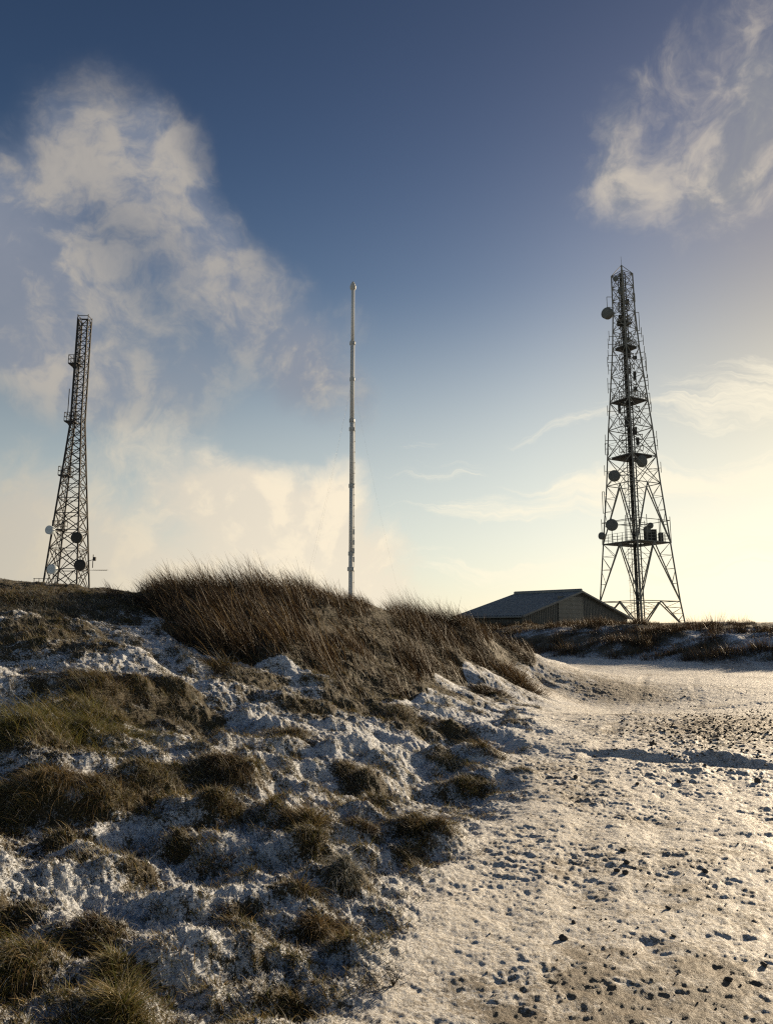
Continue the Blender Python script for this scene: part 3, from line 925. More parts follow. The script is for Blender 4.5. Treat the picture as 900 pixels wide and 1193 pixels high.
for x, y, r in TUFTS:
    n = int(70 + 420 * r)
    qx, qy = x + rng.normal(0, .45, n) * r * 1.2, y + rng.normal(0, .42, n) * r
    P = np.stack([qx, qy, height(qx, qy) - .008], 1)
    hd = np.stack([qx - x, qy - y], 1) / r * .6 + np.array([-.25, -.55]) + rng.normal(0, .6, (n, 2)); hd /= np.linalg.norm(hd, axis=1, keepdims=True)
    cols = [OLIVE, BROWN + OLIVE[:2], OLIVE + DARK, OLIVE + STRAW[2:]][rng.integers(0, 4)]
    tn_ = pick(n, cols, .35); tp_ = np.where(rng.uniform(0, 1, (n, 1)) < .22, pick(n, STRAW + FROST[2:]), tn_ * 1.3)
    vv, ff, c2 = blade_arrays(P, hd, (.04 + .55 * r) * rng.uniform(.3, 1.2, n), rng.uniform(.0018, .004, n) * (1 + .05 * y), rng.uniform(.1, .9, n), rng.uniform(.4, 1.9, n), tn_, tp_, K=3)
    tv.append(vv); tf.append(ff + o_); tcs.append(c2); o_ += len(vv)
v, f, c = np.concatenate(tv), np.concatenate(tf), np.concatenate(tcs)
tag(np_mesh('turf', v, f, GRASSM, tint=c), 'short olive turf showing through the snow on the bank', 'grass', kind='stuff')

# frosted blades standing in the snow
N = 600000
r_ = np.exp(rng.uniform(math.log(2.3), math.log(14), N)); a_ = R(1) * rng.uniform(-36, 22, N)
px_, py_ = r_ * np.sin(a_), r_ * np.cos(a_)
k = rng.uniform(0, 1, N) < bank_mask(px_, py_) * (.5 + .3 * perlin(px_ * 2.5, py_ * 2.5, 66)) * (1 - .7 * bare_field(px_, py_))
px_, py_, r_ = px_[k], py_[k], r_[k]; N = len(px_)
pz_ = height(px_, py_) - .006
L = rng.uniform(.008, .030, N)
tint = pick(N, FROST, .12); tip = tint.clip(0, .8)
v, f, c = blade_arrays(np.stack([px_, py_, pz_], 1), heading(N, -.5, -.5, 2.0), L, rng.uniform(.0025, .005, N) * (1 + .08 * r_),
                       rng.uniform(.1, .8, N), rng.uniform(.2, 1.2, N), tint, tip, K=2)
tag(np_mesh('frosted_grass', v, f, GRASSM, tint=c), 'tiny frosted grass blades in the snow of the bank', 'grass', kind='stuff')


# tussocks one can point at
def tussock(name, label, u, v, rad, n, L0, cols, lean=(-.5, -.5), droop=1.0, tipcols=None, style='', pos=None):
    cat, group, w, up, tipfrac = 'grass tussock', 'grass tussocks on the snowy bank', (.0018, .0042), .15, .38
    if style == 'w': w = (.004, .008)
    if style == 'd': cat, group, w, up, tipfrac = 'dead grass', None, (.004, .008), .12, .4
    if u > 130 and style == '': rad, L0 = rad * .78, L0 * .85
    X, Y = pos; Z = float(height(np.array([X]), np.array([Y]))[0])
    m_ = 6
    cr = rng.uniform(.15, .85, m_) * rad; ca = rng.uniform(0, 6.28, m_); who = rng.integers(0, m_, n); big = rng.uniform(.5, 1.25, m_)
    px_ = X + (cr * np.cos(ca) * 1.25)[who] + rng.normal(0, .26, n) * rad; py_ = Y + (cr * np.sin(ca))[who] + rng.normal(0, .24, n) * rad
    pz_ = height(px_, py_) - .012
    q = np.hypot(px_ - X, py_ - Y)
    out_ = np.stack([px_ - X, py_ - Y], 1) / rad * .7 + np.array(lean)[None] * .8 + rng.normal(0, .55, (n, 2))
    out_ /= np.linalg.norm(out_, axis=1, keepdims=True)
    q = np.minimum(q, rad)
    L = L0 * rng.uniform(.3, 1.15, n) * big[who]
    tint = pick(n, cols)
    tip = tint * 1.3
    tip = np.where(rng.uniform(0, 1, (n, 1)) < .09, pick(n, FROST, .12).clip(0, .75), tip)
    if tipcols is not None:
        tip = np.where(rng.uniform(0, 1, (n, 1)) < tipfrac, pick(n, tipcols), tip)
    P = np.stack([px_ - X, py_ - Y, pz_ - Z], 1)
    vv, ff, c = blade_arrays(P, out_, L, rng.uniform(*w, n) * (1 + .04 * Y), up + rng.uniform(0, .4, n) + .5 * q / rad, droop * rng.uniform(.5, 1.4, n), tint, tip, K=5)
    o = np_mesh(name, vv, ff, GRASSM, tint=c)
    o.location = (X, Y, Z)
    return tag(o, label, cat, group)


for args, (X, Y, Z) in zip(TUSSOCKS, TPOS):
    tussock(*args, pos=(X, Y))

# scrub, rushes and heather along the far bank
N = 130000
s_ = rng.uniform(-14, 26, N); d_ = rng.uniform(-.2, 13, N)
px_ = 9 + s_ * .621 + d_ * .784; py_ = 44.3 - s_ * .784 + d_ * .621
cl = perlin(px_ * .45, py_ * .45, 71) + .6 * perlin(px_ * 1.3, py_ * 1.3, 72)
k = rng.uniform(-.6, .9, N) < cl + .25 - .5 * sstep(10, 17, s_) * (1 - .9 * sstep(5.5, 6.5, d_) * (1 - sstep(9, 10, d_)))
px_, py_, cl, d_ = px_[k], py_[k], cl[k], d_[k]; N = len(px_); print('scrub', N)
pz_ = height(px_, py_) - .03
L = (.14 + .80 * np.clip(cl, 0, 1.2)) * rng.uniform(.4, 1.2, N) * (1 - .6 * sstep(5, 6.5, d_) * sstep(15, 19, px_))
tint = pick(N, DARK + BROWN + BROWN[1:2]); tip = np.where(rng.uniform(0, 1, (N, 1)) < .12, pick(N, STRAW), tint * 1.2)
v, f, c = blade_arrays(np.stack([px_, py_, pz_], 1), heading(N, -1, -.3, 1.4), L, rng.uniform(.012, .025, N), rng.uniform(0, .5, N), rng.uniform(.1, .9, N), tint, tip, K=3)
tag(np_mesh('bank_scrub', v, f, GRASSM, tint=c), 'dark scrub and rushes covering the bank beyond the track', 'scrub', kind='stuff')


def rush(label, u, n, L0, rad):
    # tufts on the brow of the far bank
    best = None
    for D in np.linspace(30, 56, 120):
        x, yr, zr = ray(u, 730)
        X = x / yr * D
        fb, d = far_bank_mask(np.array([X]), np.array([D]))
        if d[0] > 7.0:
            best = (X, D); break
    X, Y = best
    a = rng.uniform(0, 2 * np.pi, n); q = np.sqrt(rng.uniform(0, 1, n)) * rad
    gx, gy = X + q * np.cos(a), Y + q * np.sin(a)
    Z = float(height(np.array([X]), np.array([Y]))[0])
    P = np.stack([q * np.cos(a), q * np.sin(a), height(gx, gy) - .03 - Z], 1)
    hd = np.stack([np.cos(a), np.sin(a)], 1)
    vv, ff, c = blade_arrays(P, hd, 1.25 * L0 * rng.uniform(.45, 1.1, n), rng.uniform(.012, .022, n), rng.uniform(0, .35, n), rng.uniform(0, .5, n), pick(n, DARK + BROWN), None, K=3)
    o = np_mesh('rush_tuft', vv, ff, GRASSM, tint=c); o.location = (X, Y, Z)
    tag(o, label, 'rush tuft', 'rush tufts along the brow of the far bank')


rush('leftmost dark rush tuft on the brow, just right of the large tower', 812, 110, .75, .4)
rush('spiky rush tuft on the brow, tallest of the row right of the tower', 832, 160, .95, .38)
rush('low rush tuft on the brow between the tall spiky ones', 846, 90, .6, .35)
rush('spiky rush tuft on the brow, second tallest of the row', 862, 150, .85, .36)
rush('rightmost small rush tuft on the snowy brow', 884, 90, .55, .4)
rush('rush tuft at the right foot of the large tower', 792, 120, .6, .5)
rush('bushy dark tuft on the brow left of the large tower, under the shed corner', 690, 200, .7, .7)

# ------------------------------------------------------------------ stones and gravel
def stone_geo(r, seed):
    g = np.random.default_rng(seed)
    n, m = 9, 6
    vs = []; fs = []
    for i in range(m + 1):
        th = math.pi * i / m
        for j in range(n):
            ph = 2 * math.pi * j / n
            vs.append([math.sin(th) * math.cos(ph), math.sin(th) * math.sin(ph), math.cos(th)])
    vs = np.array(vs)
    pl = g.normal(0, 1, (9, 3)); pl /= np.linalg.norm(pl, axis=1, keepdims=True)
    cut = g.uniform(.55, .85, 9)
    for p_, c_ in zip(pl, cut):
        d = vs @ p_; vs -= np.clip(d - c_, 0, None)[:, None] * p_
    vs *= r * np.array([1, g.uniform(.7, 1), g.uniform(.55, .8)])
    for i in range(m):
        for j in range(n):
            fs.append((i * n + j, (i + 1) * n + j, (i + 1) * n + (j + 1) % n, i * n + (j + 1) % n))
    return vs, np.array(fs)


STONES = [(655, 1096, .032, 'dark angular stone alone on the trodden snow, largest on the near track'),
          (668, 1076, .017, 'small flat stone just above the largest lone one'),
          (669, 1058, .013, 'pebble in line above the small flat stone'),
          (725, 992, .036, 'dark pointed stone at the middle of the track'),
          (730, 1006, .026, 'flat dark stone right below the pointed one'),
          (718, 1016, .026, 'left one of the close pair of stones at mid track'),
          (728, 1018, .030, 'right one of the close pair of stones at mid track'),
          (820, 1017, .026, 'single dark stone on the right half of the track'),
          (778, 1060, .020, 'small stone on smooth snow right of the centre'),
          (784, 1092, .016, 'pebble beneath the small stone right of the centre'),
          (848, 1142, .022, 'dark flat stone near the bottom right corner'),
          (890, 1127, .022, 'stone half cut by the right edge near the bottom'),
          (760, 868, .055, 'dark stone above the shaded rut'),
          (882, 911, .045, 'stone at the right end of the shaded rut'),
          (790, 912, .035, 'stone just below the shaded rut'),
          (742, 915, .030, 'stone below the left end of the shaded rut'),
          (797, 812, .045, 'dark clod at the left end of the far dark ridge on the track'),
          (670, 907, .035, 'stone on the rough edge between bank and track')]
for i, (u, v, r, lab) in enumerate(STONES):
    X, Y, Z = hit(u, v)
    vs, fs = stone_geo(r, 100 + i)
    o = np_mesh('stone', vs, fs, STONEM); o.location = (X, Y, Z + r * .25); o.rotation_euler = (0, 0, i * 1.3)
    tag(o, lab, 'stone', 'stones lying on the track')

gv, gf, off = [], [], 0
protos = [stone_geo(1.0, 300 + i) for i in range(6)]
cnt = 0
while cnt < 1350:
    if cnt < 1000:
        u, v = rng.normal(850, 75), rng.normal(848, 20)
    else:
        u, v = rng.uniform(560, 1000), 830 + 360 * rng.uniform(0, 1) ** 1.2
    x, yr, zr = ray(u, v)
    if zr >= -.03: continue
    D = -EYE / (zr / yr); X = x / yr * D
    if bank_mask(np.array([X]), np.array([D]))[0] > .15: cnt += 1; continue
    r = rng.uniform(.006, .024) * (1.2 if cnt < 1000 else .38)
    vs, fs = protos[cnt % 6]
    an = rng.uniform(0, 6.28)
    vv = vs * r; vv = np.stack([vv[:, 0] * math.cos(an) - vv[:, 1] * math.sin(an), vv[:, 0] * math.sin(an) + vv[:, 1] * math.cos(an), vv[:, 2]], 1)
    z = float(height(np.array([X]), np.array([D]))[0])
    gv.append(vv + [X, D, z + r * .2]); gf.append(fs + off); off += len(vs)
    cnt += 1
tag(np_mesh('gravel', np.concatenate(gv), np.concatenate(gf), STONEM), 'loose dark gravel strewn over the snowy track', 'gravel', kind='stuff')

# dark twiggy plant at the foot of the bank
X, Y, Z = hit(458, 1150)
root = empty('twiggy_plant', (X, Y, Z))
tag(root, 'little dark twiggy plant in the snow at the foot of the bank, bottom centre', 'plant')
m = MB(); lf = MB()
for i in range(9):
    a = rng.uniform(0, 6.28); p = np.array([0, 0, -.01]); d = np.array([.5 * math.cos(a) + .2, .5 * math.sin(a), 1.0])
    for s_ in range(4):
        q = p + d / np.linalg.norm(d) * .026
        m.bar(p, q, .004 - s_ * .0007, 5); p = q
        d = d + rng.normal(0, .35, 3)
        if s_ > 0:
            for _ in range(2):
                e = p + rng.normal(0, .012, 3)
                m.bar(p, e, .002, 4)
                t_ = rng.normal(0, 1, 3); t_ /= np.linalg.norm(t_); b_ = np.cross(t_, rng.normal(0, 1, 3)); b_ /= np.linalg.norm(b_)
                lf.poly([e - t_ * .006, e + b_ * .003, e + t_ * .006, e - b_ * .003], [(0, 1, 2, 3)])
DARKLEAF = metal_mat('dark_leaf', (.035, .03, .015), .7, 0)
m.build('stem', DARKLEAF, root); lf.build('foliage', DARKLEAF, root)


# ------------------------------------------------------------------ lattice towers
def corners(h, yaw):
    return [np.array([h * math.cos(yaw + k * math.pi / 2), h * math.sin(yaw + k * math.pi / 2)]) for k in range(4)]


class Tower:
    def __init__(self, name, label, u, v0, D, prof, yaw, mat, zbase):
        x, yr, zr = ray(u, v0)
        self.D = D; self.X = x / yr * D
        self.base = zbase
        self.root = empty(name, (self.X, D, zbase))
        tag(self.root, label, 'lattice tower')
        self.yaw = yaw; self.mat = mat
        # prof: (v, half-diagonal in px) from the bottom up -> metres above the base
        self.z = [self.zv(v) for v, h in prof]; self.h = [h / 861 * D / ray(u, v)[1] for v, h in prof]

    def zv(self, v):
        _, yr, zr = ray(450, v)
        return EYE + zr / yr * self.D - self.base

    def m(self, px, v):
        return px / 861 * self.D / ray(450, v)[1]

    def half(self, z):
        return float(np.interp(z, self.z, self.h))

    def corner(self, k, z):
        c = corners(self.half(z), self.yaw)[k % 4]
        return np.array([c[0], c[1], z])

    def legs(self, w):
        for k in range(4):
            m = MB()
            for a, b in zip(self.z[:-1], self.z[1:]):
                m.bar(self.corner(k, a), self.corner(k, b), w, 4)
            m.build('leg', self.mat, self.root)

    def bracing(self, fn):
        for k in range(4):
            m = MB(); fn(m, lambda z, k=k: self.corner(k, z), lambda z, k=k: self.corner(k + 1, z), k)
            m.build('bracing', self.mat, self.root)

    def off(self, u, v, y=0.0):
        """offset across the view from the tower axis, in metres, at that height"""
        x, yr, zr = ray(u, v)
        return x / yr * (self.D + y) - self.X

    def dish(self, u, v, rpx, axis, mat, depth=.5, back=0.0):
        r = self.m(rpx, v); z = self.zv(v)
        root = MB(); ax = np.array(axis, float); ax /= np.linalg.norm(ax)
        y = -self.half(z) * .55 if back == 0 else back
        c = np.array([self.off(u, v, y), y, z])
        root.lathe(c, ax, [(-depth * r * 1.0, r * .25), (-depth * r * .8, r * .6), (-depth * r * .3, r * .97), (0, r), (depth * r * .75, r), (depth * r * .85, r * .96), (depth * r * .92, r * .5)], 24)
        o = root.build('dish_antenna', mat, self.root, True)
        b = MB(); kk = min(range(4), key=lambda k: np.linalg.norm(self.corner(k, z) - c))
        q = self.corner(kk, z)
        b.bar(c - ax * depth * r, q, .12); b.bar(c - ax * depth * r + [0, 0, r * .6], q + [0, 0, r * .7], .08)
        b.build('bracket', self.mat, o)
        return o

    def frame(self, u0, u1, v0, v1, w=.09):
        """rectangular dipole / mounting loop standing off the leg"""
        z0, z1 = self.zv(v1), self.zv(v0)
        x0, x1 = self.off(u0, (v0 + v1) / 2), self.off(u1, (v0 + v1) / 2)
        m = MB(); y = 0
        P = [(x0, y, z0), (x1, y, z0), (x1, y, z1), (x0, y, z1)]
        for a, b in zip(P, P[1:] + P[:1]): m.bar(a, b, w)
        near = min((x0, x1), key=abs)
        for z in (z0 * .85 + z1 * .15, z0 * .15 + z1 * .85):
            k = min(range(4), key=lambda k: np.linalg.norm(self.corner(k, z) - np.array([near, y, z])))
            m.bar((near, y, z), self.corner(k, z), w * .9)
        m.build('antenna_frame', self.mat, self.root)


# --- the large tower on the right
RT = Tower('lattice_tower', 'large square lattice tower with drum antennas and platforms, behind the shed', 746, 728, 93,
           [(733, 49), (701, 44.2), (633, 37), (565, 29.8), (500, 24.4), (468, 21), (406, 14.8), (365, 12.2), (320, 11.7)], R(-108.8 + 2), STEEL, 1.55)
RT.legs(.2)
lv = [RT.zv(v) for v in (733, 701, 633, 565, 533, 500, 468, 437, 406, 385, 365, 350, 335, 320)]


def rt_brace(m, A, Bc, k):
    for i, (a, b) in enumerate(zip(lv[:-1], lv[1:])):
        A0, A1, B0, B1 = A(a), A(b), Bc(a), Bc(b)
        m.bar(A1, B1, .13 if i < 6 else .09)
        if i < 3:                        # tall K panels with sub-struts
            M = (A1 + B1) / 2
            m.bar(A0, M, .17); m.bar(B0, M, .17)
            for t_ in (.3, .55, .78):
                pa = A0 + (A1 - A0) * t_; qa = A0 + (M - A0) * t_
                pb = B0 + (B1 - B0) * t_; qb = B0 + (M - B0) * t_
                m.bar(pa, qa, .06); m.bar(pb, qb, .06)
                t2 = min(1, t_ + .22)
                m.bar(qa, A0 + (A1 - A0) * t2, .06); m.bar(qb, B0 + (B1 - B0) * t2, .06)
        else:
            w = .10 if i < 7 else .08
            m.bar(A0, B1, w); m.bar(B0, A1, w)
            m.bar((A0 + A1) / 2, (B0 + B1) / 2, .05)
            if i in (3, 4, 5, 6, 7):     # inner struts make the middle dense
                M = (A0 + B0) / 2; m.bar(M, (A0 + A1) / 2, .06); m.bar(M, (B0 + B1) / 2, .06)


RT.bracing(rt_brace)
for v0, v1 in ((500, 468), (468, 437), (437, 406), (406, 385), (385, 365), (365, 350), (533, 500)):      # inner diaphragm frames
    m = MB()
    for v in (v0 * .7 + v1 * .3, v0 * .3 + v1 * .7):
        z = RT.zv(v); P = [(RT.corner(k, z) + RT.corner(k + 1, z)) / 2 for k in range(4)]
        for a, b in zip(P, P[1:] + P[:1]): m.bar(a, b, .1)
        m.bar(P[0], P[2], .08); m.bar(P[1], P[3] + np.array([0, 0, .8]), .08)
    m.build('diaphragm', STEEL, RT.root)
g_ = np.random.default_rng(5)
for v in (352, 371, 377, 388, 394, 398, 412, 420, 434, 440, 448, 455, 476, 492, 505, 516):
    z = RT.zv(v); h_ = RT.half(z) * .55
    m = MB(); m.box((g_.uniform(-h_, h_), g_.uniform(-h_, 0), z), (g_.uniform(.25, .6), .3, g_.uniform(.4, 1.3)))
    m.build('equipment_box', DARKSTEEL, RT.root)
# cable ladder up the axis
m = MB(); zt = RT.zv(318)
for dx, dy, w in ((-.38, 0, .2), (.12, 0, .26), (.42, -.3, .16), (-.1, .3, .3), (-.62, .25, .09)):
    m.bar((dx, dy, 0), (dx * .75, dy * .75, zt), w)
for z in np.arange(.4, zt, .62):
    m.bar((-.62, 0, z), (.55, 0, z), .07)
m.build('cable_ladder', DARKSTEEL, RT.root)
m = MB()
for dx in (-1.0, -.55):
    m.bar((dx, .35, 0), (dx, .35, RT.zv(470)), .05)
for z in np.arange(.3, RT.zv(470), .42):
    m.bar((-1.0, .35, z), (-.55, .35, z), .035)
for z in np.arange(2.5, RT.zv(470), 1.3):
    for a in range(5):
        a0, a1 = math.pi * (a / 5 + 1), math.pi * ((a + 1) / 5 + 1)
        m.bar((-.78 + .4 * math.cos(a0), .35 + .5 * math.sin(a0), z), (-.78 + .4 * math.cos(a1), .35 + .5 * math.sin(a1), z), .03)
m.build('climbing_ladder', STEEL, RT.root)


def platform(tw, v, over, thick, rail=0.0, hole=.25):
    z = tw.zv(v); h = tw.half(z) * over
    fl = MB(); cs = corners(h, tw.yaw); ci_ = corners(h * hole, tw.yaw)
    for k in range(4):
        a, b, c_, d_ = cs[k], cs[(k + 1) % 4], ci_[(k + 1) % 4], ci_[k]
        top = [(p[0], p[1], z + thick) for p in (a, b, c_, d_)]; bot = [(p[0], p[1], z) for p in (a, b, c_, d_)]
        fl.poly(bot + top, [(3, 2, 1, 0), (4, 5, 6, 7), (0, 1, 5, 4), (1, 2, 6, 5), (2, 3, 7, 6), (3, 0, 4, 7)])
    o = fl.build('platform', DARKSTEEL, tw.root)
    if rail:
        m = MB()
        for k in range(4):
            a = np.append(cs[k], z + thick) * [.985, .985, 1]; b = np.append(cs[(k + 1) % 4], z + thick) * [.985, .985, 1]
            for zz in (.35, .7, 1.05): m.bar(a + [0, 0, zz * rail], b + [0, 0, zz * rail], .05)
            for t_ in np.linspace(0, 1, 8)[:-1]:
                p = a + (b - a) * t_; m.bar(p, p + [0, 0, 1.05 * rail], .06)
        m.build('railing', tw.mat, o)
    return o


platform(RT, 634, 1.0, .16, 1.05, .4)
platform(RT, 534, .82, .2, .0, .45)
platform(RT, 469, .88, .25, .9, .5)
platform(RT, 407, .80, .25, .8, .45)
platform(RT, 378, .64, .2, .6, .5)
# upper ring above the lower platform
m = MB(); z = RT.zv(608); cs = corners(RT.half(z) * 1.1, RT.yaw)
for k in range(4):
    m.bar(np.append(cs[k], z), np.append(cs[(k + 1) % 4], z), .1)
    for t_ in (0, .3, .7):
        p = cs[k] + (cs[(k + 1) % 4] - cs[k]) * t_
        m.bar(np.append(p, RT.zv(634)), np.append(p, z + .5), .09)
m.build('antenna_ring', STEEL, RT.root)
# stand-off arms sticking out past the legs
for k in range(4):
    for v, n_ in ((400, 1.35), (413, 1.3), (421, 1.3), (446, 1.18), (452, 1.15), (512, 1.12), (522, 1.1), (548, 1.1), (478, 1.1), (430, 1.2), (391, 1.3)):
        m = MB(); z = RT.zv(v); c_ = corners(RT.half(z), RT.yaw)[k]
        m.bar(np.append(c_ * .6, z), np.append(c_ * n_, z + .1), .09)
        m.bar(np.append(c_ * n_, z - .5), np.append(c_ * n_, z + .9), .08)
        m.build('standoff_arm', STEEL, RT.root)
RT.dish(717, 328, 3.2, (-.6, -.8, 0), DISH); RT.dish(723, 342, 4.2, (.1, -1, 0), DISH)
RT.dish(708, 368.5, 6.6, (-.75, -.65, 0), DISH, .8)
RT.dish(746.5, 541, 7, (.45, -.9, 0), DISH); RT.dish(715.5, 558, 6.6, (-.55, -.8, 0), DISH)
RT.dish(712.5, 614.5, 6.8, (-.4, -.9, 0), DISH); RT.dish(701.5, 627, 4.2, (-.9, -.4, 0), DISH, .8)
RT.dish(753, 620, 4.5, (.3, -.9, 0), DISH); RT.dish(757, 615, 3.5, (.8, .5, 0), DISH)
RT.frame(706.5, 712.5, 346, 358); RT.frame(736.5, 739, 342, 352); RT.frame(739, 744, 364, 385); RT.frame(748, 752.5, 416, 440)
RT.frame(751.5, 756.5, 458, 471); RT.frame(704.5, 708, 517, 530); RT.frame(701.5, 704, 573, 598)
for c_, d_ in (((.9, -1.6, .9), (.8, .6, 1.3)), ((1.9, -.9, 1.0), (.6, .6, 1.5)), ((2.9, -.6, .8), (.5, .5, 1.1))):      # cabinets on the platform
    m = MB(); m.box((c_[0], c_[1], RT.zv(634) + c_[2]), d_); m.build('equipment_cabinet', DARKSTEEL, RT.root)
# peak
m = MB(); zp = RT.zv(309); zt = RT.z[-1]
for k in range(4): m.bar(RT.corner(k, zt), (0, 0, zp), .09)
for k in range(4): m.bar(RT.corner(k, zt), RT.corner(k + 2, zt), .08)
m.bar((0, 0, zt - 1), (0, 0, zp), .25); m.bar((0, 0, zp), (0, 0, RT.zv(299)), .05)
m.build('top_frame', STEEL, RT.root)

# --- the slimmer tower on the left
LT = Tower('lattice_tower', 'slim black lattice tower with basket platforms up one side, on the left hilltop', 78, 680, 100,
           [(690, 27.5), (679, 26.5), (616, 20.5), (545, 13.6), (491, 8.4), (431, 8.0), (374, 7.6)], R(-66.7 + 23), BLACK, 6.15)
LT.legs(.26)
lz = [LT.z[0]]
while lz[-1] < LT.z[-1] - .6:
    lz.append(lz[-1] + max(1.15, LT.half(lz[-1]) * .95))
lz[-1] = LT.z[-1]


def lt_brace(m, A, Bc, k):
    for i, (a, b) in enumerate(zip(lz[:-1], lz[1:])):
        A0, A1, B0, B1 = A(a), A(b), Bc(a), Bc(b)
        w = .15 if i < 5 else .12
        m.bar(A1, B1, w * .9)
        m.bar(A0, B1, w)
        if a < LT.zv(491): m.bar(B0, A1, w)
        if i < 2:
            M = (A1 + B1) / 2; m.bar(A0, M, .1); m.bar(B0, M, .1)


LT.bracing(lt_brace)
# ladder up the left side, following the taper
m = MB()
zs = np.linspace(LT.z[0], LT.z[-1] + .8, 60)
pts = []
for z in zs:
    c_ = LT.corner(3, min(z, LT.z[-1]))
    c_ = min((LT.corner(k, min(z, LT.z[-1])) for k in range(4)), key=lambda q: q[0])
    pts.append(np.array([c_[0] - .22, c_[1] - .1, z]))
for a, b in zip(pts[:-1], pts[1:]):
    m.bar(a, b, .09); m.bar(a + [-.45, 0, 0], b + [-.45, 0, 0], .08); m.bar(a, a + [-.45, 0, 0], .06)
    m.bar(a, a + [.22, .1, 0], .06)
m.build('climbing_ladder', BLACK, LT.root)
for v in (424, 491, 553, 616):
    z = LT.zv(v); c_ = min((LT.corner(k, z) for k in range(4)), key=lambda q: q[0])
    x0, x1, y0, y1 = c_[0] - 1.1, c_[0] + .3, c_[1] - 1.0, c_[1] + .6
    fl = MB(); fl.box(((x0 + x1) / 2, (y0 + y1) / 2, z), (x1 - x0, y1 - y0, .18))
    fl.bar((x0 + .2, y0 + .3, z), (c_[0], c_[1], z - 1.5), .1)
    o = fl.build('platform', BLACK, LT.root)
    r_ = MB(); P = [np.array(q) for q in ((x0, y0, z), (x1, y0, z), (x1, y1, z), (x0, y1, z))]
    for a, b in zip(P, P[1:] + P[:1]):
        for zz in (.65, 1.25): r_.bar(a + [0, 0, zz], b + [0, 0, zz], .09)
        for t_ in (0, .5): p = a + (b - a) * t_; r_.bar(p, p + [0, 0, 1.25], .09)
    r_.build('railing', BLACK, o)
# railed head of the tower
m = MB(); z = LT.z[-1]
for k in range(4):
    a, b = LT.corner(k, z) * [1.1, 1.1, 1], LT.corner(k + 1, z) * [1.1, 1.1, 1]
    for zz in (-1.0, 0, .5): m.bar(a + [0, 0, zz], b + [0, 0, zz], .1)
    m.bar(a + [0, 0, -1], a + [0, 0, .7], .12)
m.build('railing', BLACK, LT.root)
for u, v0, v1 in ((81.0, 455, 486), (86, 440, 491)):
    m = MB(); x0 = LT.off(u, v0, -.8); m.bar((x0, -.8, LT.zv(v1)), (x0, -.8, LT.zv(v0)), .12, 6)
    q = LT.corner(0, LT.zv(v1)); m.bar((x0, -.8, LT.zv(v1) + .1), (q[0], q[1], LT.zv(v1) + .1), .08)
    m.build('whip_antenna', BLACK, LT.root)
LT.dish(90, 629, 6.4, (.1, -1, 0), DARKSTEEL, .6, -2.2); LT.dish(93.7, 660.5, 6.4, (.15, -1, 0), BLACK, .6, -2.6)
for u, v, w_, h_ in ((59.5, 620.5, 10, 11), (62, 665, 11, 12)):
    z = LT.zv(v); x0 = LT.off(u, v, -2.4); s = LT.m(w_, v); hh = LT.m(h_, v)
    m = MB(); m.lathe((x0, -2.4, z), (-.25, -1, 0), [(-.5, s * .2), (-.3, s * .42), (-.05, s * .5), (.45, s * .5), (.5, s * .46)], 22)
    o = m.build('drum_antenna', PALE, LT.root, True); o['label'] = 'pale grey drum antenna'
    m = MB(); q = min((LT.corner(k, z) for k in range(4)), key=lambda q: np.linalg.norm(q - np.array([x0, -2.4, z])))
    m.bar((x0, -1.95, z), q, .14); m.bar((x0, -1.95, z + .6), q + [0, 0, .6], .1); m.build('bracket', BLACK, o)
m = MB(); z = LT.zv(664.5); x0 = LT.off(106, 664.5); x1 = LT.off(128, 664.5)
m.bar((x0 - .4, -.5, z), (x1, -.9, z - .1), .07)
for t_ in np.linspace(.3, 1, 7):
    p = np.array([x0 + (x1 - x0) * t_, -.5 - .4 * t_, z]); m.bar(p + [0, -.45, 0], p + [0, .45, 0], .04)
m.build('yagi_antenna', BLACK, LT.root)
m = MB(); z = LT.zv(654); x0 = LT.off(107, 654)
m.bar((x0 - .6, 0, z), (x0 + .6, -.3, z + .3), .1); m.bar((x0 + .25, -.2, z - .9), (x0 + .25, -.2, z + .9), .12); m.box((x0 + .5, -.3, z + .3), (.3, .3, .5))
m.build('small_antenna', BLACK, LT.root)
# little railing next to its foot
x0 = LT.X + LT.off(44, 677)
root_z = EYE + (ray(44, 681)[2] / ray(44, 681)[1]) * 99 - .4
m = MB()
for i in range(4):
    m.bar((i * .65, 0, 0), (i * .65, 0, 1.25), .09)
m.bar((-.1, 0, 1.2), (2.05, 0, 1.2), .09); m.bar((-.1, 0, .65), (2.05, 0, .65), .07)
o = m.build('railing_frame', DARKSTEEL); o.location = (x0, 99, root_z); tag(o, 'low black railing beside the foot of the slim left tower', 'railing')

# ------------------------------------------------------------------ white mast
D = 60
bx, by, bz = at(408.3, 690, D)
gz = float(height(np.array([bx]), np.array([float(D)]))[0])
root = empty('antenna_mast', (bx, D, gz)); tag(root, 'tall slim white tubular mast rising behind the grassy mound', 'antenna mast')


def mz(v):
    return EYE + ray(450, v)[2] / ray(450, v)[1] * D - gz


